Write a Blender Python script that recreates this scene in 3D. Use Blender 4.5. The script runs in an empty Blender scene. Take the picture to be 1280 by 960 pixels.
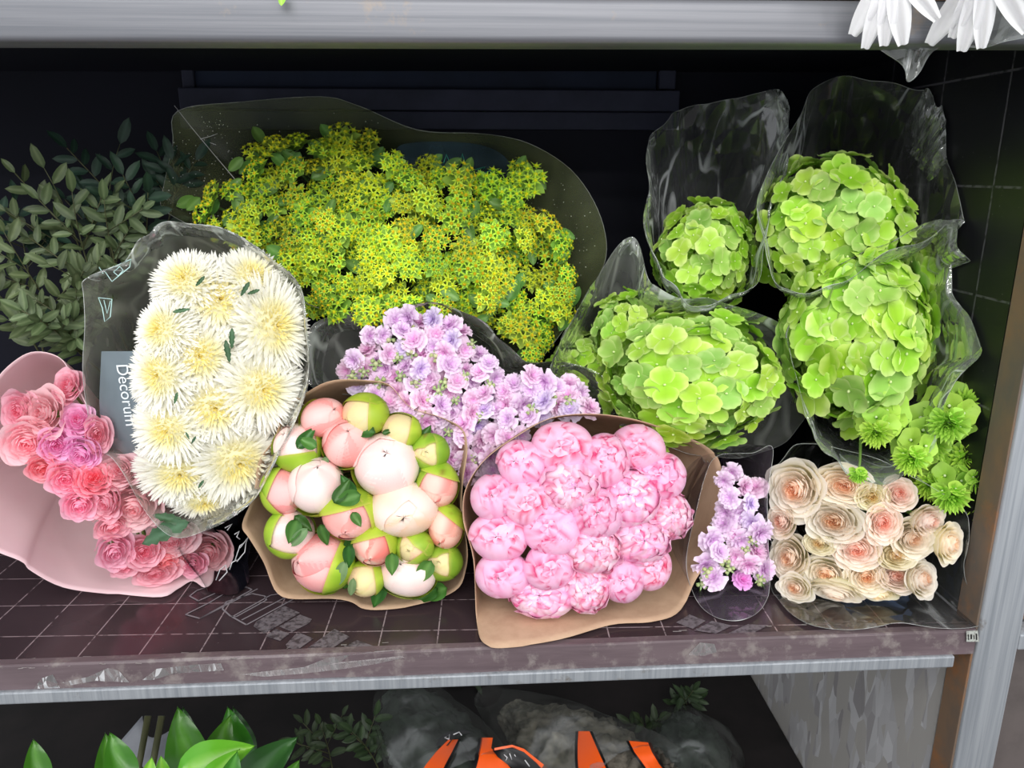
import bpy, bmesh, math, random
from mathutils import Vector, Matrix, Quaternion, noise
from math import sin, cos, pi, radians, sqrt, exp

# ------------------------------------------------------------------ camera, world, light, exposure
S = bpy.context.scene
COL = S.collection
F = 961.0
CAM = Vector((0, 0, 1.45))
YAW, PITCH, ROLL = radians(-3.5), radians(15.5), radians(0.0)
_f = Vector((-sin(YAW), cos(YAW), 0)); _r = Vector((cos(YAW), sin(YAW), 0)); _u = Vector((0, 0, 1))
FW = _f*cos(PITCH) - _u*sin(PITCH); UP = _u*cos(PITCH) + _f*sin(PITCH)
RT = _r*cos(ROLL) + UP*sin(ROLL); UP = UP*cos(ROLL) - _r*sin(ROLL)
cd = bpy.data.cameras.new('camera'); cam = bpy.data.objects.new('camera', cd); COL.objects.link(cam)
cd.sensor_width = 36; cd.lens = F/1280*36; cd.clip_start = 0.02
cam.matrix_world = Matrix(((RT.x, UP.x, -FW.x, CAM.x), (RT.y, UP.y, -FW.y, CAM.y), (RT.z, UP.z, -FW.z, CAM.z), (0, 0, 0, 1)))
S.camera = cam
S.view_settings.view_transform = 'Standard'; S.view_settings.look = 'None'
S.view_settings.gamma = 1; S.view_settings.use_curve_mapping = False
S.view_settings.exposure = 0.12
S.cycles.transparent_max_bounces = 24; S.cycles.diffuse_bounces = 6; S.cycles.max_bounces = 16
W = bpy.data.worlds.new('shop_light'); S.world = W; W.use_nodes = True
W.node_tree.nodes['Background'].inputs[0].default_value = (0.93, 0.96, 1.0, 1)
W.node_tree.nodes['Background'].inputs[1].default_value = 0.92
def ceiling_lamp(loc, sx, sy, power, aim):
    l = bpy.data.lights.new('ceiling_lamp', 'AREA'); l.shape = 'RECTANGLE'; l.size = sx; l.size_y = sy
    l.energy = power; l.color = (1, 0.985, 0.96)
    o = bpy.data.objects.new('ceiling_lamp', l); COL.objects.link(o); o.location = loc
    o.rotation_euler = (Vector(aim) - Vector(loc)).to_track_quat('-Z', 'Y').to_euler()
for (x, y, z, sx, sy, e) in ((0.1, -0.75, 2.6, 2.4, .05, 13), (0.0, -1.6, 2.62, 2.4, .05, 17), (-.2, -2.5, 2.62, 3.0, .06, 24), (.3, -3.6, 2.62, 3.0, .06, 30),
                             (-1.5, -1.2, 2.5, .05, 1.8, 10), (1.7, -1.2, 2.5, .05, 1.8, 11)):
    ceiling_lamp((x, y, z), sx, sy, e, (0.05, 1.0, 1.05))  # overhead shop light; extra thin unseen tubes added for glints on the film

# ------------------------------------------------------------------ helpers
def ray(px, py): return FW + RT*((px-640)/F) + UP*((480-py)/F)
def at(px, py, Y):
    d = ray(px, py); return CAM + d*(Y/d.y)
def atz(px, py, z):
    d = ray(px, py); return CAM + d*((z-CAM.z)/d.z)
def depth(P): return (P-CAM).dot(FW)
def px2m(n, P): return n*depth(P)/F
SHZ = 0.90      # shelf surface height
FY = 0.80       # shelf front edge
def lin(c):
    return c/12.92 if c <= 0.04045 else ((c+0.055)/1.055)**2.4
def hx(h, a=1.0):
    h = h.lstrip('#'); return (lin(int(h[0:2], 16)/255), lin(int(h[2:4], 16)/255), lin(int(h[4:6], 16)/255), a)
def mixc(a, b, t):
    t = max(0, min(1, t)); return tuple(a[i]*(1-t)+b[i]*t for i in range(3)) + (1.0,)
def sm(a, b, x):
    if a == b: return 1.0 if x >= a else 0.0
    t = max(0, min(1, (x-a)/(b-a))); return t*t*(3-2*t)
def N3(x, y, z): return noise.noise(Vector((x, y, z)))

class MB:
    def __init__(s): s.v = []; s.f = []; s.c = []; s.m = []
    def grid(s, fn, nu, nv, col=None, closed=False, mi=0):
        """fn(i/nu, j/nv) -> Vector; col(u, v) -> rgba or constant"""
        b = len(s.v); wu = nu if closed else nu+1
        for j in range(nv+1):
            for i in range(wu):
                u, v = i/nu, j/nv
                s.v.append(tuple(fn(u, v)))
                s.c.append(col(u, v) if callable(col) else (col or (1, 1, 1, 1)))
        for j in range(nv):
            for i in range(nu):
                i2 = (i+1) % wu if closed else i+1
                s.f.append((b+j*wu+i, b+j*wu+i2, b+(j+1)*wu+i2, b+(j+1)*wu+i)); s.m.append(mi)
    def box(s, a, b, col=None, M=None, mi=0):
        k = len(s.v)
        for z in (a[2], b[2]):
            for y in (a[1], b[1]):
                for x in (a[0], b[0]):
                    p = Vector((x, y, z)); p = M @ p if M else p
                    s.v.append(tuple(p)); s.c.append(col or (1, 1, 1, 1))
        for q in ((0, 2, 3, 1), (4, 5, 7, 6), (0, 1, 5, 4), (2, 6, 7, 3), (0, 4, 6, 2), (1, 3, 7, 5)):
            s.f.append(tuple(k+i for i in q)); s.m.append(mi)
    def poly(s, pts, col=None, mi=0):
        k = len(s.v)
        for p in pts: s.v.append(tuple(p)); s.c.append(col or (1, 1, 1, 1))
        s.f.append(tuple(range(k, k+len(pts)))); s.m.append(mi)
    def tube(s, pts, r, n=6, col=None, cap=True, mi=0):
        pts = [Vector(p) for p in pts]; b = len(s.v)
        for k, p in enumerate(pts):
            t = (pts[min(k+1, len(pts)-1)] - pts[max(k-1, 0)]).normalized()
            a = t.orthogonal().normalized() if k == 0 else (a0 - t*a0.dot(t)).normalized()
            a0 = a; c = t.cross(a); rr = r[k] if isinstance(r, (list, tuple)) else r
            for i in range(n):
                q = p + (a*cos(2*pi*i/n) + c*sin(2*pi*i/n))*rr
                s.v.append(tuple(q)); s.c.append(col(k/(len(pts)-1)) if callable(col) else (col or (1, 1, 1, 1)))
        for k in range(len(pts)-1):
            for i in range(n):
                j = (i+1) % n
                s.f.append((b+k*n+i, b+k*n+j, b+(k+1)*n+j, b+(k+1)*n+i)); s.m.append(mi)
        if cap:
            s.f.append(tuple(b+i for i in range(n-1, -1, -1))); s.m.append(mi)
            e = b+(len(pts)-1)*n; s.f.append(tuple(e+i for i in range(n))); s.m.append(mi)
    def ball(s, c, r, col=None, n=8, m=5, mi=0):
        c = Vector(c); rr = r if isinstance(r, (tuple, list)) else (r, r, r)
        s.grid(lambda u, v: c + Vector((rr[0]*sin(pi*max(.02, min(.98, v)))*cos(2*pi*u), rr[1]*sin(pi*max(.02, min(.98, v)))*sin(2*pi*u), rr[2]*cos(pi*v))), n, m, col, closed=True, mi=mi)
    def add(s, o, M=None, tint=None):
        b = len(s.v)
        for p in o.v: s.v.append(tuple(M @ Vector(p)) if M else p)
        s.c += [tuple(c[i]*tint[i] for i in range(3))+(1,) for c in o.c] if tint else o.c
        s.f += [tuple(b+i for i in f) for f in o.f]; s.m += o.m
    def mesh(s, name, mats, smooth=True):
        me = bpy.data.meshes.new(name); me.from_pydata(s.v, [], s.f)
        if not isinstance(mats, (list, tuple)): mats = [mats]
        for m in mats: me.materials.append(m)
        at_ = me.color_attributes.new('col', 'FLOAT_COLOR', 'POINT')
        at_.data.foreach_set('color', [x for c in s.c for x in c])
        me.polygons.foreach_set('material_index', s.m)
        if smooth: me.polygons.foreach_set('use_smooth', [True]*len(s.f))
        me.update(); return me
def link(name, me, parent=None, **kw):
    o = bpy.data.objects.new(name, me); COL.objects.link(o)
    if parent: o.parent = parent
    for k, v in kw.items(): o[k] = v
    return o
def build(name, mb, mats, parent=None, smooth=True, **kw):
    return link(name, mb.mesh(name, mats, smooth), parent, **kw)
def thing(name, label, cat, M=None, group=None, kind=None):
    o = bpy.data.objects.new(name, None); COL.objects.link(o); o.empty_display_size = 0.02
    if M is not None: o.matrix_world = M
    o['label'] = label; o['category'] = cat
    if group: o['group'] = group
    return o
def tag(o, label, cat, group=None, kind=None):
    o['label'] = label; o['category'] = cat
    if group: o['group'] = group
    if kind: o['kind'] = kind
    return o
def struct(o): o['kind'] = 'structure'; return o
def solid(o, t):
    m = o.modifiers.new('thickness', 'SOLIDIFY'); m.thickness = t; m.offset = 0; return o
def bevel(o, w, n=2):
    m = o.modifiers.new('bevel', 'BEVEL'); m.width = w; m.segments = n; m.limit_method = 'ANGLE'; return o
def frame(P, axis, spin=0, s=1.0):
    """matrix with local +Z along axis, local +Y as near world up as possible"""
    z = Vector(axis).normalized(); x = Vector((0, 0, 1)).cross(z)
    if x.length < 1e-4: x = Vector((1, 0, 0))
    x.normalize(); y = z.cross(x)
    R = Matrix((x, y, z)).transposed().to_4x4()
    if not isinstance(s, (tuple, list)): s = (s, s, s)
    return Matrix.Translation(P) @ R @ Matrix.Rotation(spin, 4, 'Z') @ Matrix.Diagonal((s[0], s[1], s[2], 1))

# ------------------------------------------------------------------ materials
MAT = {}
def newmat(name):
    m = bpy.data.materials.new(name); m.use_nodes = True; nt = m.node_tree
    for n in list(nt.nodes): nt.nodes.remove(n)
    out = nt.nodes.new('ShaderNodeOutputMaterial'); MAT[name] = m
    def nd(t, **kw):
        n = nt.nodes.new(t)
        for k, v in kw.items():
            if k.startswith('i_'): n.inputs[k[2:].replace('_', ' ')].default_value = v
            else: setattr(n, k, v)
        return n
    return m, nt, out, nd
def petal_mat(name, trans=0.25, rough=0.55, spec=0.25, hue=0.0, val=0.10, bump=0.0, bscale=60, wave=0):
    m, nt, out, nd = newmat(name); L = nt.links.new
    a = nd('ShaderNodeAttribute', attribute_name='col')
    oi = nd('ShaderNodeObjectInfo')
    mr = nd('ShaderNodeMapRange'); mr.inputs[3].default_value = 1-val; mr.inputs[4].default_value = 1+val*0.6
    mh = nd('ShaderNodeMapRange'); mh.inputs[3].default_value = 0.5-hue; mh.inputs[4].default_value = 0.5+hue
    mul = nd('ShaderNodeMath', operation='MULTIPLY'); mul.inputs[1].default_value = 7.31
    fr = nd('ShaderNodeMath', operation='FRACT')
    L(oi.outputs['Random'], mr.inputs[0]); L(oi.outputs['Random'], mul.inputs[0]); L(mul.outputs[0], fr.inputs[0]); L(fr.outputs[0], mh.inputs[0])
    hs = nd('ShaderNodeHueSaturation'); L(mh.outputs[0], hs.inputs['Hue']); L(mr.outputs[0], hs.inputs['Value']); L(a.outputs['Color'], hs.inputs['Color'])
    p = nd('ShaderNodeBsdfPrincipled'); p.inputs['Roughness'].default_value = rough; p.inputs['Specular IOR Level'].default_value = spec
    t = nd('ShaderNodeBsdfTranslucent'); mx = nd('ShaderNodeMixShader'); mx.inputs[0].default_value = trans
    L(hs.outputs[0], p.inputs['Base Color']); L(hs.outputs[0], t.inputs['Color'])
    if bump:
        tc = nd('ShaderNodeTexCoord'); nz = nd('ShaderNodeTexNoise'); nz.inputs['Scale'].default_value = bscale; nz.inputs['Detail'].default_value = 3
        b = nd('ShaderNodeBump'); b.inputs['Strength'].default_value = bump; b.inputs['Distance'].default_value = 0.002
        L(tc.outputs['Object'], nz.inputs['Vector']); L(nz.outputs[0], b.inputs['Height']); L(b.outputs[0], p.inputs['Normal'])
    L(p.outputs[0], mx.inputs[1]); L(t.outputs[0], mx.inputs[2]); L(mx.outputs[0], out.inputs[0])
    return m
def film_mat(name, haze=0.06, tint=(0.97, 0.98, 0.98), hazec=(0.85, 0.88, 0.88), rough=0.12, refl=1.0, bump=0.6, scale=14, crease=0.35):
    m, nt, out, nd = newmat(name); L = nt.links.new
    tc = nd('ShaderNodeTexCoord')
    mp = nd('ShaderNodeMapping'); mp.inputs['Scale'].default_value = (1.0, 1.0, 0.45); L(tc.outputs['Object'], mp.inputs[0])
    n1 = nd('ShaderNodeTexNoise', noise_type='RIDGED_MULTIFRACTAL'); n1.inputs['Scale'].default_value = scale; n1.inputs['Detail'].default_value = 3; n1.inputs['Distortion'].default_value = 0.8
    L(mp.outputs[0], n1.inputs['Vector'])
    n2 = nd('ShaderNodeTexVoronoi', feature='DISTANCE_TO_EDGE'); n2.inputs['Scale'].default_value = scale*1.3
    L(mp.outputs[0], n2.inputs['Vector'])
    ad = nd('ShaderNodeMath', operation='MULTIPLY_ADD'); ad.inputs[1].default_value = 0.5
    L(n1.outputs[0], ad.inputs[0]); L(n2.outputs['Distance'], ad.inputs[2])
    b = nd('ShaderNodeBump'); b.inputs['Strength'].default_value = bump; b.inputs['Distance'].default_value = 0.012; L(ad.outputs[0], b.inputs['Height'])
    tr = nd('ShaderNodeBsdfTransparent'); tr.inputs[0].default_value = tint+(1,)
    gl = nd('ShaderNodeBsdfGlossy'); gl.inputs['Roughness'].default_value = rough; L(b.outputs[0], gl.inputs['Normal'])
    fr = nd('ShaderNodeFresnel'); fr.inputs[0].default_value = 1.45; L(b.outputs[0], fr.inputs['Normal'])
    fm = nd('ShaderNodeMath', operation='MULTIPLY', use_clamp=True); fm.inputs[1].default_value = 1.5*refl; L(fr.outputs[0], fm.inputs[0])
    m1 = nd('ShaderNodeMixShader'); L(fm.outputs[0], m1.inputs[0]); L(tr.outputs[0], m1.inputs[1]); L(gl.outputs[0], m1.inputs[2])
    df = nd('ShaderNodeBsdfDiffuse'); df.inputs[0].default_value = hazec+(1,)
    tl = nd('ShaderNodeBsdfTranslucent'); tl.inputs[0].default_value = hazec+(1,)
    m0 = nd('ShaderNodeMixShader'); m0.inputs[0].default_value = 0.4; L(df.outputs[0], m0.inputs[1]); L(tl.outputs[0], m0.inputs[2])
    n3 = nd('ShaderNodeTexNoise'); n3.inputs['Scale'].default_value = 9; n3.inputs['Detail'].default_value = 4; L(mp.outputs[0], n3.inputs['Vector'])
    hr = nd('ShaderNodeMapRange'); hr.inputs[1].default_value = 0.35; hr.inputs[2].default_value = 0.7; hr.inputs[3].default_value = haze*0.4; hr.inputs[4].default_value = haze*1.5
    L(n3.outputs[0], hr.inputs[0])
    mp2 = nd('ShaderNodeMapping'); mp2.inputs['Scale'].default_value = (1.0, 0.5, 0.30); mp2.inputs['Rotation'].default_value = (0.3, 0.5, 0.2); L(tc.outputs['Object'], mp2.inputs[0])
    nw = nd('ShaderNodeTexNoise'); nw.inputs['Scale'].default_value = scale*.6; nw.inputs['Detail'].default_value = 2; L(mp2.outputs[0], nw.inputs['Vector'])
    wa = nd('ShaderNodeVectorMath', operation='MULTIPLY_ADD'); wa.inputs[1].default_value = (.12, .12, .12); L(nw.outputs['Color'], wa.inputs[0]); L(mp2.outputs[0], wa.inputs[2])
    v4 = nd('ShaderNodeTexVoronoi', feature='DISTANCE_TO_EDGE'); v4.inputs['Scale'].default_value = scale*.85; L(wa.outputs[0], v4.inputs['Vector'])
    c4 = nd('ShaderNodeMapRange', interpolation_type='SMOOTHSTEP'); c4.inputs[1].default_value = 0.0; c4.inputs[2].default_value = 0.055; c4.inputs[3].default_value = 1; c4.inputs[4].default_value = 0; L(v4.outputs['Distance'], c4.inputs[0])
    mk = nd('ShaderNodeMapRange'); mk.inputs[1].default_value = .40; mk.inputs[2].default_value = .58; mk.inputs[4].default_value = crease; L(n3.outputs[0], mk.inputs[0])  # pale lines along creases: highlight streaks painted into the haze
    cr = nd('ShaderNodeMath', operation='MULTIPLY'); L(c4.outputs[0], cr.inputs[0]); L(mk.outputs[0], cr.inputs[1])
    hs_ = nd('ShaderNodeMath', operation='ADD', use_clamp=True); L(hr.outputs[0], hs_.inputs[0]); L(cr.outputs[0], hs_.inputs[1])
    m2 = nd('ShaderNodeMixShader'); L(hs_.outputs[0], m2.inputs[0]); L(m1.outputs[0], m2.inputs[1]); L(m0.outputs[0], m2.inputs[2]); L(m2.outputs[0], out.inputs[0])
    return m
def plain(name, hexc, rough=0.6, metal=0.0, spec=0.5, n_scale=0, n_hex=None, n_det=6, n_lo=0.4, n_hi=0.65, bump=0.0, stretch=(1, 1, 1), n2_hex=None, n2_scale=6, n2_lo=0.55, n2_hi=0.7, trans=0.0, r2=None):
    m, nt, out, nd = newmat(name); L = nt.links.new
    p = nd('ShaderNodeBsdfPrincipled'); p.inputs['Roughness'].default_value = rough; p.inputs['Metallic'].default_value = metal
    p.inputs['Specular IOR Level'].default_value = spec; p.inputs['Base Color'].default_value = hx(hexc)
    tc = nd('ShaderNodeTexCoord'); mp = nd('ShaderNodeMapping'); mp.inputs['Scale'].default_value = stretch; L(tc.outputs['Object'], mp.inputs[0])
    if n_scale:
        nz = nd('ShaderNodeTexNoise'); nz.inputs['Scale'].default_value = n_scale; nz.inputs['Detail'].default_value = n_det; nz.inputs['Roughness'].default_value = .65; L(mp.outputs[0], nz.inputs['Vector'])
        mr = nd('ShaderNodeMapRange'); mr.inputs[1].default_value = n_lo; mr.inputs[2].default_value = n_hi; L(nz.outputs[0], mr.inputs[0])
        mx = nd('ShaderNodeMix', data_type='RGBA'); mx.inputs[6].default_value = hx(hexc); mx.inputs[7].default_value = hx(n_hex or hexc)
        L(mr.outputs[0], mx.inputs[0]); last = mx.outputs[2]
        if n2_hex:
            nz2 = nd('ShaderNodeTexNoise'); nz2.inputs['Scale'].default_value = n2_scale; nz2.inputs['Detail'].default_value = 8; nz2.inputs['Roughness'].default_value = .7; L(tc.outputs['Object'], nz2.inputs['Vector'])
            mr2 = nd('ShaderNodeMapRange'); mr2.inputs[1].default_value = n2_lo; mr2.inputs[2].default_value = n2_hi; L(nz2.outputs[0], mr2.inputs[0])
            mx2 = nd('ShaderNodeMix', data_type='RGBA'); L(last, mx2.inputs[6]); mx2.inputs[7].default_value = hx(n2_hex); L(mr2.outputs[0], mx2.inputs[0]); last = mx2.outputs[2]
        L(last, p.inputs['Base Color'])
        if bump:
            b = nd('ShaderNodeBump'); b.inputs['Strength'].default_value = bump; b.inputs['Distance'].default_value = 0.003; L(nz.outputs[0], b.inputs['Height']); L(b.outputs[0], p.inputs['Normal'])
    if trans:
        t = nd('ShaderNodeBsdfTranslucent'); t.inputs[0].default_value = hx(hexc); mxs = nd('ShaderNodeMixShader'); mxs.inputs[0].default_value = trans
        L(p.outputs[0], mxs.inputs[1]); L(t.outputs[0], mxs.inputs[2]); L(mxs.outputs[0], out.inputs[0])
    else: L(p.outputs[0], out.inputs[0])
    return m
petal_mat('peony', 0.12, 0.5, 0.3, 0.008, 0.08, 0.25, 40)
petal_mat('bud', 0.10, 0.42, 0.35, 0.006, 0.05, 0.2, 30)
petal_mat('rose', 0.42, 0.5, 0.25, 0.008, 0.07)
petal_mat('mum', 0.3, 0.5, 0.2, 0.0, 0.03)
petal_mat('hydra', 0.18, 0.5, 0.3, 0.01, 0.16)
petal_mat('bupl', 0.12, 0.55, 0.3, 0.025, 0.30)
petal_mat('stock', 0.2, 0.6, 0.2, 0.012, 0.08)
petal_mat('leaf', 0.15, 0.4, 0.4, 0.012, 0.15)
petal_mat('dark_leaf', 0.10, 0.5, 0.35, 0.012, 0.2)
film_mat('film', 0.07, refl=1.8, bump=.8)
film_mat('film_crisp', 0.09, rough=0.07, refl=3.0, bump=1.0, scale=20, crease=0.9)
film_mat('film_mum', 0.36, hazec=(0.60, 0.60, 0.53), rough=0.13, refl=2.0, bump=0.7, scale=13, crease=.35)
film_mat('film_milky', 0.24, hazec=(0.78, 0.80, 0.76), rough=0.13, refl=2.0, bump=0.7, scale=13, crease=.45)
film_mat('film_rim_highlight', 0.4, hazec=(.85, .88, .86), rough=.15, refl=2, crease=.5)  # whiter haze paints the bright edge of each sleeve
film_mat('film_fold_highlight', 0.20, hazec=(.85, .9, .85), rough=.07, refl=2.2, bump=1.0, scale=22, crease=.9)  # pale haze on the folded strip stands in for highlight bands
film_mat('film_olive', 0.30, tint=(0.93, 0.96, 0.88), hazec=(0.30, 0.34, 0.16), rough=0.25, refl=0.6, bump=0.2, scale=8, crease=.1)
film_mat('film_dark', 0.07, tint=(0.82, 0.84, 0.82), hazec=(0.4, 0.42, 0.4), rough=0.25, refl=.09, bump=0.4, scale=10, crease=.12)
film_mat('film_label', 0.62, tint=(0.6, 0.65, 0.7), hazec=(0.34, 0.42, 0.48), rough=0.25, refl=0.6, bump=0.1, scale=10, crease=0.0)
film_mat('film_label_dim', 0.5, tint=(0.55, 0.65, 0.75), hazec=(0.11, 0.19, 0.25), rough=0.3, refl=0.4, bump=0.1, scale=10, crease=0.0)
plain('kraft', '#c9aa8e', 0.75, spec=0.2, n_scale=60, n_hex='#bf9f84', stretch=(1, 1, .3), trans=0.12)
plain('pink_paper', '#fde4e8', 0.6, spec=0.3, n_scale=8, n_hex='#fcdee4', trans=0.3)
plain('black_film', '#0c0c11', 0.18, n_scale=10, n_hex='#16161e', bump=0.5)
plain('white_print', '#c9c9cc', 0.5)
plain('grey_print', '#807a80', 0.6)
plain('teal_print', '#3fa892', 0.6)
plain('pale_print', '#b9dcd8', 0.5)
plain('text_print', '#dfe6ea', 0.5)
plain('orange_print', '#ee5a14', 0.45)
plain('black_print', '#0d0d0f', 0.4)
plain('stem_green', '#6f8f45', 0.5)
plain('stem_dark', '#56583a', 0.6)
plain('alu', '#77787d', 0.5, metal=0.35, n_scale=50, n_hex='#606268', stretch=(.03, 1, 3), bump=0.05, n2_hex='#8d7c68', n2_scale=16, n2_lo=0.60, n2_hi=0.78)
plain('alu_blue', '#a0a4a9', 0.45, metal=0.35, n_scale=60, n_hex='#868b91', stretch=(3, 3, .05), bump=0.06, n2_hex='#6e665c', n2_scale=25, n2_lo=0.62, n2_hi=0.75)
plain('rusty', '#77604c', 0.7, metal=0.1, n_scale=14, n_hex='#5c5650', stretch=(1, 1, .5), n2_hex='#946238', n2_scale=9, n2_lo=0.5, n2_hi=0.68)
plain('shelf_edge', '#64565a', 0.45, n_scale=30, n_hex='#54474b', stretch=(.2, 1, 2), bump=0.1, n2_hex='#7d7472', n2_scale=38, n2_lo=0.52, n2_hi=0.66)
plain('back_navy', '#0f101b', 0.7, spec=.15, n_scale=4, n_hex='#0c0e17')
plain('batten', '#2e3040', 0.7, spec=.2, n_scale=8, n_hex='#252734')
plain('panel_dim', '#1c2436', 0.7, spec=.2, n_scale=5, n_hex='#141a28')
plain('dark_floor', '#2a2829', 0.7, n_scale=9, n_hex='#353132')
plain('blue_plastic', '#5f7ba8', 0.4)
plain('grey_plastic', '#8a8c92', 0.45, n_scale=10, n_hex='#7d8088')
plain('pvc_end', '#c9ccd4', 0.5)
plain('concrete_dark', '#5a5250', 0.7, n_scale=12, n_hex='#4c4543')

def ply_mat(name, base, line, rough, cell, ang=0.0, wall=False):
    """film faced board with a printed thin grid"""
    m, nt, out, nd = newmat(name); L = nt.links.new
    tc = nd('ShaderNodeTexCoord'); mp = nd('ShaderNodeMapping'); mp.inputs['Rotation'].default_value = (0, 0, ang)
    L(tc.outputs['Object'], mp.inputs[0])
    sx = nd('ShaderNodeSeparateXYZ'); L(mp.outputs[0], sx.inputs[0])
    ms = []
    for ax in ((1, 2) if wall else (0, 1)):
        d = nd('ShaderNodeMath', operation='DIVIDE'); d.inputs[1].default_value = cell; L(sx.outputs[ax], d.inputs[0])
        fr = nd('ShaderNodeMath', operation='FRACT'); L(d.outputs[0], fr.inputs[0])
        lt = nd('ShaderNodeMath', operation='LESS_THAN'); lt.inputs[1].default_value = 0.022; L(fr.outputs[0], lt.inputs[0]); ms.append(lt)
    mx = nd('ShaderNodeMath', operation='MAXIMUM'); L(ms[0].outputs[0], mx.inputs[0]); L(ms[1].outputs[0], mx.inputs[1])
    nz = nd('ShaderNodeTexNoise'); nz.inputs['Scale'].default_value = 90; nz.inputs['Detail'].default_value = 4; L(tc.outputs['Object'], nz.inputs['Vector'])
    mr = nd('ShaderNodeMapRange'); mr.inputs[1].default_value = 0.36; mr.inputs[2].default_value = 0.5; L(nz.outputs[0], mr.inputs[0])
    fa = nd('ShaderNodeMath', operation='MULTIPLY'); L(mx.outputs[0], fa.inputs[0]); L(mr.outputs[0], fa.inputs[1])
    nb = nd('ShaderNodeTexNoise'); nb.inputs['Scale'].default_value = 7; nb.inputs['Detail'].default_value = 8; L(tc.outputs['Object'], nb.inputs['Vector'])
    mb = nd('ShaderNodeMix', data_type='RGBA'); mb.inputs[6].default_value = hx(base[0]); mb.inputs[7].default_value = hx(base[1]); L(nb.outputs[0], mb.inputs[0])
    mc = nd('ShaderNodeMix', data_type='RGBA'); L(mb.outputs[2], mc.inputs[6]); mc.inputs[7].default_value = hx(line); L(fa.outputs[0], mc.inputs[0])
    # dust specks
    vs = nd('ShaderNodeTexNoise'); vs.inputs['Scale'].default_value = 260; L(tc.outputs['Object'], vs.inputs['Vector'])
    vr = nd('ShaderNodeMapRange'); vr.inputs[1].default_value = 0.74; vr.inputs[2].default_value = 0.78; vr.inputs[4].default_value = 0.5; L(vs.outputs[0], vr.inputs[0])
    md = nd('ShaderNodeMix', data_type='RGBA'); L(mc.outputs[2], md.inputs[6]); md.inputs[7].default_value = hx('#8a8588'); L(vr.outputs[0], md.inputs[0])
    p = nd('ShaderNodeBsdfPrincipled'); p.inputs['Roughness'].default_value = rough; p.inputs['Specular IOR Level'].default_value = 0.6; L(md.outputs[2], p.inputs['Base Color'])
    rr = nd('ShaderNodeMapRange'); rr.inputs[3].default_value = rough*.7; rr.inputs[4].default_value = rough*1.6; L(nb.outputs[0], rr.inputs[0]); L(rr.outputs[0], p.inputs['Roughness'])
    L(p.outputs[0], out.inputs[0]); return m
ply_mat('shelf_ply', ('#33282c', '#44373b'), '#96868a', 0.17, 0.070, radians(2))
ply_mat('wall_ply', ('#0d0d13', '#131218'), '#4a484e', 0.35, 0.13, 0, True)
def osb_mat():
    m, nt, out, nd = newmat('osb'); L = nt.links.new
    tc = nd('ShaderNodeTexCoord'); cols = []
    base = None
    for k, (rot, sc, c) in enumerate((((0.15, 0, 0), 26, '#8d8c8c'), ((0.9, 0, 0), 22, '#6f6d6d'), ((-0.7, 0, 0), 24, '#7f7c78'))):
        mp = nd('ShaderNodeMapping'); mp.inputs['Rotation'].default_value = rot; mp.inputs['Scale'].default_value = (1, 1.0, 0.30); L(tc.outputs['Object'], mp.inputs[0])
        v = nd('ShaderNodeTexVoronoi'); v.inputs['Scale'].default_value = sc*2.2; v.inputs['Randomness'].default_value = 1; L(mp.outputs[0], v.inputs['Vector'])
        sp = nd('ShaderNodeSeparateColor'); L(v.outputs['Color'], sp.inputs[0]); cols.append(sp.outputs[0])
    mx = nd('ShaderNodeMix', data_type='RGBA'); mx.inputs[6].default_value = hx('#8c898a'); mx.inputs[7].default_value = hx('#bdbdbf'); L(cols[0], mx.inputs[0])
    mx2 = nd('ShaderNodeMix', data_type='RGBA'); mx2.inputs[7].default_value = hx('#a29f9b'); L(mx.outputs[2], mx2.inputs[6])
    g = nd('ShaderNodeMath', operation='GREATER_THAN'); g.inputs[1].default_value = .55; L(cols[1], g.inputs[0]); L(g.outputs[0], mx2.inputs[0])
    nz = nd('ShaderNodeTexNoise'); nz.inputs['Scale'].default_value = 120; mp = nd('ShaderNodeMapping'); mp.inputs['Scale'].default_value = (1, 1, .12); L(tc.outputs['Object'], mp.inputs[0]); L(mp.outputs[0], nz.inputs['Vector'])
    mr = nd('ShaderNodeMapRange'); mr.inputs[1].default_value = .62; mr.inputs[2].default_value = .7; mr.inputs[4].default_value = .6; L(nz.outputs[0], mr.inputs[0])
    mx3 = nd('ShaderNodeMix', data_type='RGBA'); mx3.inputs[7].default_value = hx('#a9a6a0'); L(mx2.outputs[2], mx3.inputs[6]); L(mr.outputs[0], mx3.inputs[0])
    p = nd('ShaderNodeBsdfPrincipled'); p.inputs['Roughness'].default_value = .75; L(mx3.outputs[2], p.inputs['Base Color'])
    b = nd('ShaderNodeBump'); b.inputs['Strength'].default_value = .5; b.inputs['Distance'].default_value = .002; L(cols[2], b.inputs['Height']); L(b.outputs[0], p.inputs['Normal'])
    L(p.outputs[0], out.inputs[0])
osb_mat()

# ------------------------------------------------------------------ the setting: racking
def boxobj(name, a, b, mat, bev=0.0, parent=None, M=None):
    mb = MB(); mb.box(a, b, M=M); o = build(name, mb, MAT[mat], parent, smooth=False)
    if bev: bevel(o, bev)
    return o
PX0, PX1 = 0.628, 0.6845
struct(boxobj('wall_back', (-1.2, 1.32, 0.90), (0.66, 1.34, 1.62), 'back_navy'))
struct(boxobj('wall_back_lower', (-1.2, 1.78, 0.0), (0.66, 1.80, 0.88), 'concrete_dark'))
struct(boxobj('floor', (-1.6, -2.5, -0.02), (2.5, 3.0, 0.0), 'dark_floor'))
struct(boxobj('wall_right', (0.632, 0.85, 0.90), (0.65, 1.32, 1.61), 'wall_ply'))
struct(boxobj('wall_right_lower', (0.632, 0.85, 0.20), (0.65, 1.78, 0.874), 'osb'))
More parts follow.
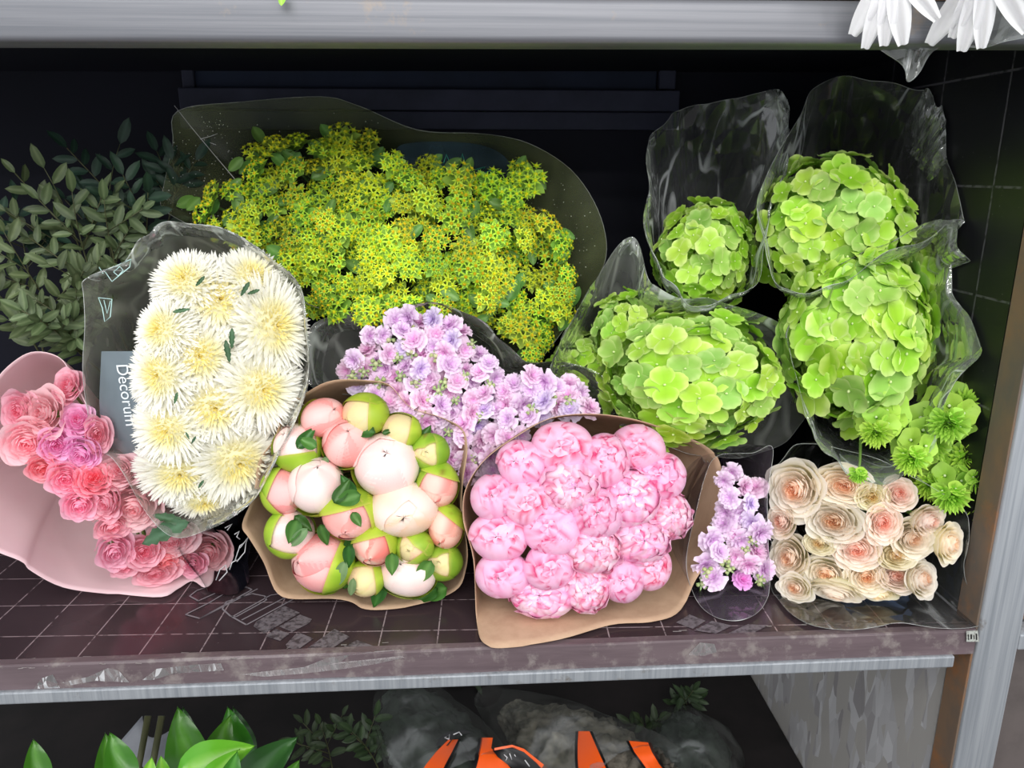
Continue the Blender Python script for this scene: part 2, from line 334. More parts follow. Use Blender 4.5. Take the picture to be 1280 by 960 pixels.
# fittings on the back wall seen above the bouquets
def slab(name, x0, x1, y0, y1, Y, t, mat):
    a = at(x0, y1, Y); b = at(x1, y0, Y); c = at(x0, y0, Y)
    return struct(boxobj(name, (a.x, Y-t, min(a.z, b.z)), (b.x, 1.321, max(b.z, c.z)), mat, 0.002))
slab('trim_1', 228, 848, 114, 137, 1.30, 0.012, 'batten')
slab('trim_2', 228, 848, 141, 161, 1.31, 0.008, 'batten')
slab('trim_3', 240, 822, 66, 112, 1.315, 0.003, 'panel_dim')
slab('trim_4', 230, 240, 60, 112, 1.31, 0.006, 'batten')
slab('trim_5', 823, 846, 60, 112, 1.31, 0.006, 'batten')
# middle shelf board with front rail
sh = MB(); sh.box((-1.15, FY+0.003, SHZ-0.022), (0.628, 1.32, SHZ)); shelf = build('shelf_board', sh, MAT['shelf_ply'], smooth=False)
struct(shelf)
e = MB()
def edge_pt(u, v):
    x = -1.15 + u*1.776
    prof = [(FY+0.012, SHZ+0.0006), (FY+0.002, SHZ+0.0006), (FY, SHZ-0.001), (FY, SHZ-0.031)]
    k = min(2, int(v*3)); t = v*3-k
    y = prof[k][0]*(1-t)+prof[k+1][0]*t; z = prof[k][1]*(1-t)+prof[k+1][1]*t
    return Vector((x, y+0.0012*N3(x*6, v, 3), z+0.0008*N3(x*9, v*2, 1)))
e.grid(edge_pt, 90, 12)
struct(solid(build('trim_shelf_edge', e, MAT['shelf_edge'], smooth=False), 0.002))
r = boxobj('trim_front_rail', (-1.15, FY-0.006, SHZ-0.047), (0.60, FY+0.03, SHZ-0.031), 'alu_blue', 0.002); struct(r)
# upper shelf: square tube rail, board above
th = math.atan2(0.0072, 1.15)
Mb = Matrix.Translation((0, 0, 1.45+0.1185)) @ Matrix.Rotation(-th, 4, 'Y')
mb = MB(); mb.box((-1.2, FY, 0), (0.95, FY+0.046, 0.040), M=Mb); o = build('trim_upper_rail', mb, MAT['alu'], smooth=True); bevel(o, 0.0065, 4); struct(o)
mb = MB(); mb.box((-1.2, FY+0.004, 0.0405), (0.95, 1.32, 0.062), M=Mb); struct(build('ceiling', mb, MAT['rusty'], smooth=False))
mb = MB(); mb.box((-1.2, FY+0.046, 0.034), (0.95, 1.32, 0.0405), M=Mb); struct(build('ceiling_underside', mb, MAT['back_navy'], smooth=False))
# right post: tube with rusty inner face
mb = MB(); mb.box((PX0+0.002, FY-0.001, 0.0), (PX1, FY+0.045, 1.60)); o = build('trim_post', mb, MAT['alu_blue'], smooth=True); bevel(o, 0.004, 3); struct(o)
struct(boxobj('trim_post_side', (PX0-0.0005, FY+0.004, 0.2), (PX0+0.003, FY+0.043, 1.57), 'rusty', 0.001))
# next bay beyond the post
struct(boxobj('trim_next_rail', (PX1, FY+0.0, 0.870), (1.2, FY+0.03, 0.892), 'alu_blue', 0.002))
struct(boxobj('trim_next_panel', (PX1, FY+0.05, 0.2), (1.2, FY+0.06, 0.868), 'concrete_dark'))
struct(boxobj('trim_next_shelf', (PX1, FY+0.03, 0.895), (1.2, FY+0.3, 0.91), 'rusty'))
# lower level
plain('dark_board', '#171515', .8, spec=.2, n_scale=7, n_hex='#211d1d')  # near-black board with a slightly lighter mottle
struct(boxobj('lower_shelf_board', (-1.15, FY, 0.33), (0.63, 1.78, 0.35), 'dark_board'))
# scuffed film tatters glued on the shelf edge
rnd = random.Random(5)
def tatter(pts, label, nm='torn_film_scrap'):
    mb = MB()
    P = []
    for (x, y) in pts:
        d = ray(x, y); q = CAM + d*((FY-0.0025)/d.y)
        if q.z > SHZ-0.0005: q = atz(x, y, SHZ+0.0022)
        P.append(q)
    n = len(P); c = sum(P, Vector())/n
    b = len(mb.v)
    mb.v.append(tuple(c)); mb.c.append((1, 1, 1, 1))
    for p in P: mb.v.append(tuple(p)); mb.c.append((1, 1, 1, 1))
    for i in range(n): mb.f.append((b, b+1+i, b+1+(i+1) % n)); mb.m.append(0)
    o = build(nm, mb, MAT['film_scrap'], smooth=False); tag(o, label, 'film scrap', 'torn film scraps on the shelf edge')
film_mat('film_scrap', 0.33, tint=(0.9, 0.88, 0.88), hazec=(0.62, 0.58, 0.58), rough=0.3, refl=1.0, bump=0.5, scale=60)
tatter([(42, 861), (52, 848), (66, 843), (75, 860)], 'small torn clear film scrap on shelf edge, leftmost one below pink paper')
tatter([(78, 853), (110, 846), (135, 835), (148, 838), (162, 853), (120, 851), (85, 857)], 'peaked torn film scrap on shelf edge under pink rose paper')
tatter([(178, 850), (196, 836), (240, 831), (276, 829), (280, 838), (250, 840), (215, 842), (190, 850)], 'long wavy film scrap with pale rim left of printed shelf lettering')
tatter([(300, 843), (340, 838), (380, 834), (410, 822), (470, 814), (500, 812), (505, 822), (470, 830), (430, 836), (380, 842), (330, 846)], 'wide whitish film scrap on shelf edge below the kraft wrapped buds')
tatter([(860, 819), (875, 803), (893, 805), (896, 815), (880, 820)], 'four-sided torn film scrap on shelf edge right of pink peonies')

# ------------------------------------------------------------------ print on the shelf board
def strip_mb(mb, pts, w, z):
    for (a, b) in zip(pts[:-1], pts[1:]):
        A, B = Vector(a), Vector(b); t = (B-A).normalized(); n = Vector((-t.y, t.x, 0))*w/2
        mb.poly([A-n, B-n, B+n, A+n])
def sp(x, y, z=SHZ+0.0009): return atz(x, y, z)
mb = MB()
for pts in ([(237, 745), (246, 738), (270, 730), (300, 722)], [(237, 745), (248, 751), (290, 732), (312, 735)],
            [(232, 768), (262, 753), (300, 730), (315, 737), (250, 773), (232, 768)], [(250, 773), (322, 736)],
            [(278, 761), (283, 752), (315, 742), (331, 745), (333, 750), (295, 771), (288, 770), (278, 761)],
            [(290, 771), (338, 744), (350, 742)], [(290, 771), (308, 781), (372, 746)], [(302, 775), (360, 745)]):
    strip_mb(mb, [sp(*p) for p in pts], 0.0022, SHZ)
struct(build('trim_shelf_lettering_outline', mb, MAT['grey_print'], smooth=False))
plain('stipple_print', '#6d666b', 0.5, n_scale=160, n_hex='#3f383c', n_lo=.45, n_hi=.6)
mb = MB()
for pts in ([(317, 783), (320, 777), (355, 757), (375, 766), (330, 792)], [(349, 783), (375, 768), (390, 774), (386, 779), (365, 790)],
            [(332, 795), (345, 786), (362, 792), (350, 801)], [(357, 806), (372, 790), (392, 798), (375, 810), (362, 814)],
            [(376, 816), (418, 786), (437, 796), (408, 815)], [(425, 812), (446, 800), (480, 812), (450, 816)],
            [(845, 778), (862, 768), (882, 776), (866, 786)], [(868, 788), (890, 776), (915, 782), (895, 792)], [(905, 794), (935, 780), (960, 782), (940, 792)]):
    mb.poly([sp(*p) for p in pts])
struct(build('trim_shelf_lettering_block', mb, MAT['stipple_print'], smooth=False))
plain('dust', '#9a9492', 0.8)
mb = MB(); rr = random.Random(2)
for k in range(70):   # chipped line where the covering film ends
    x = rr.uniform(20, 480) if k < 45 else rr.uniform(840, 1190)
    y = 836-0.0455*x - (8 + rr.uniform(-2, 3) if k % 2 else rr.uniform(-1, 1.5))
    L = rr.uniform(3, 12); a = sp(x, y); b = sp(x+L, y-0.045*L+rr.uniform(-.6, .6))
    strip_mb(mb, [a, b], rr.uniform(.0006, .0014), 0)
struct(build('trim_shelf_chips', mb, MAT['dust'], smooth=False))
# price tag scrap at the post foot
plain('worn_white', '#a8aca6', .7, n_scale=300, n_hex='#77756f')
t = thing('price_tag', 'small worn white tag with black marks by the post foot', 'tag')
mb = MB(); A = [at(x, y, FY-0.004) for x, y in ((1208, 789), (1222, 788), (1224, 802), (1208, 802))]; mb.poly(A)
mb2 = MB()
for (x, y0, y1, w) in ((1210.5, 793, 800, 1.2), (1214, 793, 799, 1.8), (1217.5, 794, 799, 1.0), (1220.5, 792, 800, 1.6)):
    mb2.poly([at(x-w/2, y0, FY-0.0046), at(x+w/2, y0, FY-0.0046), at(x+w/2+.3, y1, FY-0.0046), at(x-w/2+.3, y1, FY-0.0046)])
solid(build('tag_sheet', mb, MAT['worn_white'], t, smooth=False), 0.0006); build('tag_print', mb2, MAT['black_print'], t, smooth=False)

# ------------------------------------------------------------------ bouquets and sleeves
class Bq:
    """dome shaped bunch: heads on a sphere round the neck, where the stems meet"""
    def __init__(s, cx, cy, Yc, off):
        s.C = at(cx, cy, Yc); s.N = s.C + Vector(off); s.R = (s.C-s.N).length
    def pt(s, px, py, dr=0.0, floor=None):
        d = ray(px, py).normalized(); o = CAM - s.N; b = o.dot(d); R = s.R+dr
        q = b*b - (o.length_squared - R*R)
        if q > 0.0: P = CAM + d*(-b-sqrt(q))
        else: P = CAM + d*(-b)
        # keep on the curved side only for moderate angles
        n = (s.C-s.N).normalized(); lat = (P-s.N).normalized().dot(n)
        if lat < 0.72:
            pl = s.N + n*(R*0.72); P = CAM + d*((pl-CAM).dot(n)/d.dot(n))
        if floor is not None and P.z < floor and P.y > FY-0.004:
            P2 = atz(px, py, floor)
            P = P2 if P2.y > FY-0.006 else at(px, py, FY-0.008)
        return P
    def axis(s, P): return (P-s.N).normalized()
def spline(pts, n, closed=True):
    m = len(pts); out = []
    for k in range(n):
        t = k/n*m if closed else k/(n-1)*(m-1)
        i = int(t) if closed else min(int(t), m-2); f = t-i
        g = (lambda j: pts[j % m]) if closed else (lambda j: pts[max(0, min(m-1, j))])
        a, b, c, d = g(i-1), g(i), g(i+1), g(i+2)
        out.append(tuple(0.5*((2*b[q]) + (-a[q]+c[q])*f + (2*a[q]-5*b[q]+4*c[q]-d[q])*f*f + (-a[q]+3*b[q]-3*c[q]+d[q])*f**3) for q in range(len(a))))
    return out
def sleeve(name, bq, rim, mat, label, cat, n=110, rings=26, nr=0.035, amp=0.004, freq=9, bulge=0.1, seed=0, dr=0.0, thick=0.0, group=None, top=1.0, back=0.0, floor=SHZ+0.004, kind='film', lip=0.0, fold=()):
    """sheet gathered round the stems and opening to the rim drawn through the given points (px, py[, dr])"""
    rp = [(p[0], p[1], (p[2] if len(p) > 2 else 0.0)+dr) for p in rim]
    rs = spline(rp, n); Rm = [bq.pt(x, y, d, floor) for x, y, d in rs]
    ax = (bq.C-bq.N).normalized(); N0 = bq.N
    e1 = ax.orthogonal().normalized(); e2 = ax.cross(e1)
    cen = sum(Rm, Vector())/n
    ring = []
    for P in Rm:
        d = P-cen; d -= ax*d.dot(ax); d.normalize(); ring.append(N0 + d*nr)
    def fn(u, v):
        i = int(round(u*n)) % n; A = ring[i]; B = Rm[i]
        w = v
        P = A.lerp(B, w)
        d = (B-cen); d -= ax*d.dot(ax); d.normalize()
        P = P + d*(bulge*sin(pi*w)*(B-A).length*0.5)
        fold = N3(u*freq*2.0, w*1.6, seed+3.3) + N3(-u*freq, w*1.2, seed)      # lengthwise folds
        if i > n*0.9: fold *= (n-i)/(n*0.1)
        if i < n*0.1: fold *= i/(n*0.1)
        P = P + d*fold*amp*(0.35+w)
        P = P + ax*lip*sm(.86, 1, w)*N3(u*7, 5, seed)
        if floor and P.z < floor-0.002 and P.y > FY-0.002: P.z = floor-0.002
        if P.z < 0.905 and P.y > FY-.002: P.z = 0.905
        if P.y > 1.312: P.y = 1.312
        if P.x > 0.628 and P.y > .84: P.x = 0.628
        return P
    mb = MB(); mb.grid(fn, n, rings, closed=True)
    o = build(name, mb, MAT[mat]); tag(o, label, cat, group)
    if thick: solid(o, thick)
    elif mat != 'black_film':
        rim_ = MB(); pts_ = [fn(i/n, 1.0) for i in range(n+1)]; rim_.tube(pts_, [.00018+.0004*max(0, .5+N3(i*.13, 2, seed)) for i in range(n+1)], 4, cap=False); build('rim', rim_, MAT['film_rim_highlight'], o)
        if fold:
            fb = MB(); d_ = (CAM-bq.C).normalized()
            for (u0, u1, w0) in fold:
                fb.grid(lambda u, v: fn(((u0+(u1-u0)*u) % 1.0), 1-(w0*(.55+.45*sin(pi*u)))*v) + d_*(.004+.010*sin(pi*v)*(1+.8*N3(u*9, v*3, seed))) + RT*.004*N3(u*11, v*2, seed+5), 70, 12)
            build('folded_edge', fb, MAT['film_fold_highlight'], o)
    return o, fn
def add_stem(parent, M, P, N, r=0.0022, mat='stem_green'):
    """stem from head P to neck N as child of an (unscaled-space) thing with matrix M"""
    inv = M.inverted(); mb = MB()
    A = P; B = N; mid = (A+B)/2
    pts = [A.lerp(B, t/4) for t in range(5)]
    s = parent.scale[0] if parent.scale[0] else 1
    mb.tube([inv @ p for p in pts], r/((abs(M.to_scale().x)+abs(M.to_scale().y))/2), 5)
    return build('stem', mb, MAT[mat], parent)

# ---------------- roses
def rose_mb(seed, inner, outer, n=44, open_=1.0, edge=None, ruffle=0.03, green=None):
    r = random.Random(seed); mb = MB()
    for i in range(n):
        t = i/(n-1); a = i*2.39996 + r.uniform(-.2, .2)
        rho = 0.05 + 0.86*t**.95*open_; H = 0.80 + 0.10*sm(0, .3, t) - 0.30*t**2.2 + r.uniform(-.03, .03) + 0.06*sin(t*9)
        w = 1.5 - 0.78*sm(0, .7, t); curl = 0.20*sm(.3, 1, t)*open_*r.uniform(.7, 1.3); close = 0.30*(1-sm(0, .5, t))
        sp_ = 0.055; tw = r.uniform(-.06, .06); ph = r.uniform(0, 9)
        def fn(u, v, a=a, rho=rho, H=H, w=w, curl=curl, close=close, ph=ph, tw=tw, t=t):
            x = u*2-1; s_ = sin(min(1, v*1.15)*pi/2)
            hw = w*1.12*(0.5+0.5*sin(min(1, v*1.3)*pi/2))*(1-0.25*max(0, v-.75)*4*abs(x)**2*.5)
            rr = rho*(0.25+0.75*s_**.8) + sp_*x*(0.3+t*.6) - close*rho*v*v
            cu = sm(.72, 1, v)
            rr += curl*cu*(0.6+0.4*cos(x*2.6+tw*8)) + ruffle*cu*sin(x*5+ph)
            hb = .42 - .75*sm(.1, 1, t); h = hb + (H-hb)*v*(1-0.10*x*x*sm(.4, 1, v)) - curl*0.55*cu*cu + ruffle*.6*cu*cos(x*6+ph)
            ang = a + x*hw + tw*v
            return Vector((rr*cos(ang), rr*sin(ang), h))
        def cf(u, v, t=t, ph=ph):
            x = u*2-1
            c = mixc(inner, outer, sm(0.0, .55, t)+.25*(v-.5))
            if green: c = mixc(c, green, (1-v)*.9*sm(.5, 1, t))
            if edge: c = mixc(c, edge, .75*sm(.86, 1, v)*(0.4+.6*abs(x)))
            return c
        mb.grid(fn, 9 if t > .3 else 11, 8, cf)
    return mb
rose_sepal = MB()
for k in range(5):
    a = k*2*pi/5
    rose_sepal.grid(lambda u, v, a=a: Vector((cos(a), sin(a), 0))*(0.1+.42*v) + Vector((-sin(a), cos(a), 0))*(u-.5)*.22*(1-v)*(1.4) + Vector((0, 0, -.28-.1*v)), 2, 4, hx('#6f9440'))
rose_sepal_me = rose_sepal.mesh('sepals', MAT['leaf'])
CREAM_IN, CREAM_OUT = hx('#fcc692'), hx('#fdf0de')
cream = [rose_mb(s, inn, out, 46, op, hx('#fffaf2'), green=hx('#dfe0a0')).mesh('petals', MAT['rose']) for s, inn, out, op in
         ((1, hx('#ffd8ae'), hx('#fff8ee'), 1.0), (2, hx('#ffdfba'), hx('#fff7ea'), .95), (3, hx('#ffe3c6'), hx('#fff6e8'), 1.0), (4, hx('#ffd6c6'), hx('#fff1e9'), .95), (5, hx('#ffe8ae'), hx('#fff8dc'), .95))]
pinkr = [rose_mb(s, inn, out, 30, op, ed, .04).mesh('petals', MAT['rose']) for s, inn, out, op, ed in
         ((11, hx('#ffaec2'), hx('#ffccd8'), .95, hx('#ffcad4')), (12, hx('#fdb2ce'), hx('#ffc8da'), .9, hx('#ffcedc')), (13, hx('#f6a0ce'), hx('#fac8e8'), .95, hx('#fbd8ee')), (14, hx('#ff9aa8'), hx('#ffb6c2'), .95, hx('#ffd2d6')), (15, hx('#fec0cc'), hx('#ffd9df'), 1.0, hx('#ffdcde')))]
def face(P, bq, px_off=(0, 0), toward=0.45):
    """axis: along the stem, leaning to the viewer's side of the bunch, plus a screen-plane tilt"""
    a = bq.axis(P); c = (CAM-P).normalized()
    v = a*(1-toward)+c*toward + RT*px_off[0] + UP*px_off[1]
    return v.normalized()

# ================================================================== PINK PEONIES IN KRAFT (front centre)
def sph(R, th, ph): return Vector((R*sin(th)*cos(ph), R*sin(th)*sin(ph), R*cos(th)))
def peony_mb(seed, kind):
    """kind: closed / semi / open"""
    r = random.Random(seed); mb = MB()
    pale = hx('#fbcde6'); mid = hx('#f294c8'); hot = hx('#d8246a'); white = hx('#fff0f8')
    mb.ball((0, 0, 0), 0.80, mid, 16, 10)
    if kind == 'closed': cfg = [(3, 0.93, -.30, 1.3), (3, .97, -.02, 1.2), (3, 1.0, .22, 1.1), (2, 1.03, .5, 1.0)]
    elif kind == 'semi': cfg = [(3, 0.88, -.25, 1.1), (4, 0.92, .05, 1.0), (4, .97, .28, .95), (4, 1.03, .6, .9)]
    else: cfg = [(4, .80, -.2, .8), (5, 0.85, .08, .8), (6, .92, .30, .75), (5, .98, .55, .75), (4, 1.04, .85, .85)]
    for li, (n, R, tip, w) in enumerate(cfg):
        a0 = r.uniform(0, 6.28)
        for k in range(n):
            a = a0 + k*2*pi/n + r.uniform(-.25, .25); tp = tip + r.uniform(-.08, .12); ww = w*r.uniform(.85, 1.15)
            ph = r.uniform(0, 20); Rk = R+r.uniform(-.02, .02); skew = r.uniform(-.35, .35)
            ruf = {'closed': .014, 'semi': .025, 'open': .05}[kind]; lift = {'closed': .01, 'semi': .03, 'open': .07}[kind]
            streak = r.uniform(0.25, 1.0)
            def fn(u, v, a=a, tp=tp, ww=ww, ph=ph, Rk=Rk, skew=skew, ruf=ruf, lift=lift):
                x = u*2-1
                notch = 0.16*(1-sm(0, .35, abs(x-.1)))*sm(.6, 1, v) if kind != 'closed' else .06*(1-sm(0, .3, abs(x)))*sm(.7, 1, v)
                thb = 2.5; tt = tp + .38*x*x + notch + .10*N3(x*3+ph, 2, ph)
                th = thb + (tt-thb)*v
                hw = ww*(.55+.45*sin(v*pi*.62))/max(.35, sin(max(.35, min(2.2, th))))*.85
                e_ = sm(.72, 1, v)
                rr = Rk + .03*x*(1 if ph > 10 else -1) + lift*e_ + ruf*e_*sin(x*7+ph)*1.2 + .018*N3(x*2+ph, v*3, ph) - .02*abs(x)**3
                pf = sm(0, .45, abs(th)); rr = .97*Rk + (rr-.97*Rk)*pf; return sph(rr, th, a + x*hw + skew*v)
            def cf(u, v, ph=ph, streak=streak, li=li):
                x = u*2-1; n1 = .5+.5*N3(x*2.5+ph, v*1.2, ph*3)
                c = mixc(mid, pale, .25+.7*n1+.2*v)
                vein = sm(.12, .45, N3(x*9+ph, v*1.1, ph)) * sm(.35, .9, v)
                ed = max(sm(.86, 1, v)*sm(-.2, .35, N3(x*4+ph, 7, ph)), sm(.82, 1, abs(x))*sm(.25, .6, v)*sm(-.15, .3, N3(v*5, ph, 3)))
                c = mixc(c, hot, min(1, streak*1.5)*max(1.0*ed, .85*vein*(1 if kind != 'closed' else .8)))
                if kind == 'open': c = mixc(c, white, .6*sm(.3, .8, n1))
                return c
            mb.grid(fn, 14, 14, cf)
    return mb
peony_me = {'closed': [peony_mb(s, 'closed').mesh('petals', MAT['peony']) for s in (1, 2, 3, 4)],
            'semi': [peony_mb(s, 'semi').mesh('petals', MAT['peony']) for s in (5, 6, 7)],
            'open': [peony_mb(s, 'open').mesh('petals', MAT['peony']) for s in (8, 9, 10, 12)]}
def leaf_mb(L=1, W=.3, bend=.25, col=hx('#3f6b2c'), col2=hx('#5b8a3c'), fold=.12, n=8, serr=0, shape=.7, tip=.7):
    mb = MB()
    def fn(u, v):
        x = u*2-1; w = W*(1.9*(max(0, v)**.62)*((1-v)**.72) if tip < .9 else 2.25*(max(0, v)**.60)*((1-v)**1.05))
        if serr: w *= 1+serr*((v*9) % 1-.5)
        return Vector((x*w, L*v, fold*abs(x)*W*2 - bend*L*v*v + .03*L*sin(x*3+v*9)))
    mb.grid(fn, 4, n, lambda u, v: mixc(col, col2, .6*(1-sm(0, .25, abs(u*2-1))) + .35*v))
    return mb
leaf_me = [leaf_mb(1, .32, .3, hx('#2c561f'), hx('#477830'), .2, 10, tip=1).mesh('leaf', MAT['leaf']), leaf_mb(1, .38, .15, hx('#41702d'), hx('#669446'), .2, 10, tip=1).mesh('leaf', MAT['leaf']), leaf_mb(1, .26, .4, hx('#6d8c5c'), hx('#88a374')).mesh('leaf', MAT['leaf'])]
bq = Bq(733, 655, 0.845, (-0.02, 0.34, -0.09))
BQ_PEONY = bq
PEO = [
 (705, 555, 36, 31, 'closed', 0, 'plump closed pink peony with magenta streaks, highest in the group'),
 (649, 577, 28, 27, 'closed', 1, 'closed pink peony near the upper left paper edge'),
 (761, 573, 29, 31, 'semi', 0, 'half-open pink peony with coral left edge, right of the highest peony'),
 (807, 556, 32, 26, 'closed', 2, 'pale pink closed peony in the shade of the upper right paper rim'),
 (834, 594, 31, 29, 'semi', 1, 'streaked half-open pink peony just under the pale one at upper right'),
 (716, 608, 36, 33, 'open', 0, 'ruffled pink peony with whitish centre and red edges, upper middle'),
 (613, 622, 26, 27, 'closed', 3, 'dark-streaked closed pink peony against the left paper wall'),
 (657, 629, 28, 27, 'closed', 0, 'smooth pale pink peony left of the ruffled whitish one'),
 (796, 624, 34, 33, 'open', 1, 'loosely ruffled pink peony with white middle, right of centre'),
 (750, 645, 30, 30, 'semi', 2, 'round pink peony with small red petal tips in the very centre'),
 (845, 646, 28, 28, 'open', 2, 'pink peony touching the right paper wall, rightmost of all'),
 (619, 676, 34, 29, 'closed', 1, 'large wide closed pink peony at the left, third up from bottom left'),
 (691, 666, 34, 31, 'closed', 2, 'smooth glossy closed peony with crossing pink petals left of centre'),
 (810, 681, 35, 29, 'open', 3, 'pale many-petalled peony at lower right above the dropped petal'),
 (746, 694, 34, 29, 'open', 0, 'open peony with bright magenta heart below the centre'),
 (625, 726, 32, 27, 'closed', 3, 'closed pink peony with vertical seam, bottom left corner of bunch'),
 (686, 715, 29, 28, 'closed', 0, 'upright pink peony with red left flank in lower left middle'),
 (820, 714, 25, 27, 'semi', 0, 'loose-petalled pink peony hanging at the lower right end'),
 (677, 758, 38, 25, 'open', 1, 'frilly bright pink peony at the very bottom'),
 (737, 744, 26, 28, 'open', 2, 'small peony showing deep magenta inner petals, bottom middle'),
 (783, 731, 25, 27, 'closed', 1, 'small smooth pink peony, lower right of the magenta-hearted ones')]
rnd = random.Random(7)
for (x, y, rx, ry, kind, vi, lab) in PEO:
    P = bq.pt(x, y); s = (px2m(rx, P), px2m(ry, P)); tilt = (rnd.uniform(-.25, .25), rnd.uniform(-.1, .25))
    P = P - bq.axis(P)*s[0]*.6
    M = frame(P, face(P, bq, tilt, .6), 0, (s[0]*1.10, s[1]*1.10, (s[0]+s[1])/2)) @ Matrix.Rotation(rnd.choice((0, pi)), 4, 'Z')
    t = thing('peony', lab, 'flower', M, 'pink peonies in brown paper'); link('petals', peony_me[kind][vi % len(peony_me[kind])], t)
    add_stem(t, M, P, bq.N)
sleeve('paper_wrap', bq, [(592, 700), (580, 650), (583, 610), (605, 575), (645, 545), (690, 522), (745, 517), (800, 524), (850, 541), (888, 560), (902, 585), (904, 640), (897, 680), (868, 725), (848, 765), (815, 778), (765, 782), (700, 800), (640, 809), (607, 806), (596, 780)],
       'kraft', 'smooth tan kraft paper wrap around the opened pink peonies', 'paper wrap', amp=0.003, freq=4, thick=.0007, group='brown paper wraps', dr=-0.006, bulge=.12)
# filler blooms deeper in the bunch are not visible; a few dark leaves are
def loose_leaf(parent, P, ang, size, me, M, tiltback=.3, name='leaf'):
    """leaf child placed in world space; ang: direction on screen (deg, 0 right, 90 up)"""
    a = radians(ang); y = (RT*cos(a)+UP*sin(a)).normalized(); z = ((CAM-P).normalized()+UP*.1).normalized(); y = (y - FW*(-tiltback)*0).normalized()
    x = y.cross(z).normalized(); z = x.cross(y)
    L = Matrix((x, y, z)).transposed().to_4x4()
    o = link(name, me, parent); o.matrix_parent_inverse = Matrix.Identity(4)
    o.matrix_local = M.inverted() @ (Matrix.Translation(P) @ L @ Matrix.Diagonal((size, size, size, 1)))
    return o

# ================================================================== PEONY BUDS IN KRAFT (front left)
def bud_mb(seed, cA, cB, petals=6):
    r = random.Random(seed); mb = MB(); mb.ball((0, 0, 0), .93, cA, 22, 14)
    for k in range(petals):
        a = k*2*pi/petals + r.uniform(-.4, .4); tp = (-.35 if k < 2 else .0 if k < 4 else .35)+r.uniform(-.05, .25); ww = r.uniform(1.0, 1.5); ph = r.uniform(0, 30); Rk = .95+.010*k; sk = r.uniform(-.5, .5)
        def fn(u, v, a=a, tp=tp, ww=ww, ph=ph, Rk=Rk, sk=sk):
            x = u*2-1; th = 2.7 + (tp+.5*x*x-2.7)*v
            hw = ww*(.6+.4*sin(v*pi*.6))
            return sph(Rk+(.012*N3(x*2+ph, v*2, ph)-.012*x*x)*sm(0, .4, abs(th)), th, a+x*hw+sk*v)
        def cf(u, v, ph=ph, k=k):
            x = u*2-1; c = mixc(cA, cB, sm(-.25, .5, N3(x*1.1+ph, v*1.1, ph))*.8 + .35*(1-v))
            st = .12*sm(.1, .5, N3(x*12+ph, v, 1)); c = mixc(c, cB, st)
            return c
        mb.grid(fn, 14, 14, cf)
    return mb
WH, PK, CO, PE = hx('#fde6e2'), hx('#fbc4c0'), hx('#f7867e'), hx('#fbd8b6')
bud_me = {'white': [bud_mb(21, hx('#fdece8'), hx('#fbd6d2')).mesh('petals', MAT['bud']), bud_mb(22, hx('#fceae4'), hx('#fccfc8')).mesh('petals', MAT['bud'])],
          'pink': [bud_mb(23, hx('#fbc8c4'), hx('#f79a98')).mesh('petals', MAT['bud']), bud_mb(24, hx('#fccdc8'), hx('#f8a09a')).mesh('petals', MAT['bud'])],
          'coral': [bud_mb(25, hx('#fcd0c0'), hx('#f57a72')).mesh('petals', MAT['bud'])],
          'cream': [bud_mb(26, hx('#fbe6dc'), hx('#fad2ae')).mesh('petals', MAT['bud'])],
          'green': [bud_mb(27, hx('#e9dca0'), hx('#f3c8a8')).mesh('petals', MAT['bud'])]}
def sepal_mb(seed, ths, R=1.05, cols=('#86b02a', '#b9d640')):
    """three overlapping green sepals reaching up from the base to polar angle ths"""
    r = random.Random(seed); mb = MB()
    for k in range(3):
        a = k*2*pi/3 + r.uniform(-.2, .2); tp = ths+r.uniform(-.15, .25); ph = r.uniform(0, 30); Rk = R+.012*k
        def fn(u, v, a=a, tp=tp, ph=ph, Rk=Rk):
            x = u*2-1; th = 3.0 + (tp + .6*abs(x)**2.2 - 3.0)*v
            return sph(Rk+.015*N3(x*2+ph, v*2, ph)+.02*sm(.85, 1, v), max(.03, th), a+x*1.25)
        def cf(u, v, ph=ph):
            x = u*2-1; c = mixc(hx(cols[0]), hx(cols[1]), .5+.9*N3(x*2+ph, v*2, ph)+.5*(v-.5))
            c = mixc(c, hx('#8a5a30'), .7*sm(.35, .6, N3(x*3+ph, v*4, 9)))
            return mixc(c, hx('#d3c26a'), .5*sm(.9, 1, v))
        mb.grid(fn, 12, 12, cf)
    return mb
sep_low = [sepal_mb(s, 1.55).mesh('sepals', MAT['leaf']) for s in (1, 2)]
sep_mid = [sepal_mb(s, 1.05).mesh('sepals', MAT['leaf']) for s in (3, 4)]
sep_hi = [sepal_mb(s, .35, cols=('#74a828', '#9cc63e')).mesh('sepals', MAT['leaf']) for s in (5, 6)]
bq = Bq(452, 625, 0.885, (0.0, 0.33, -0.08)); BQ_BUD = bq
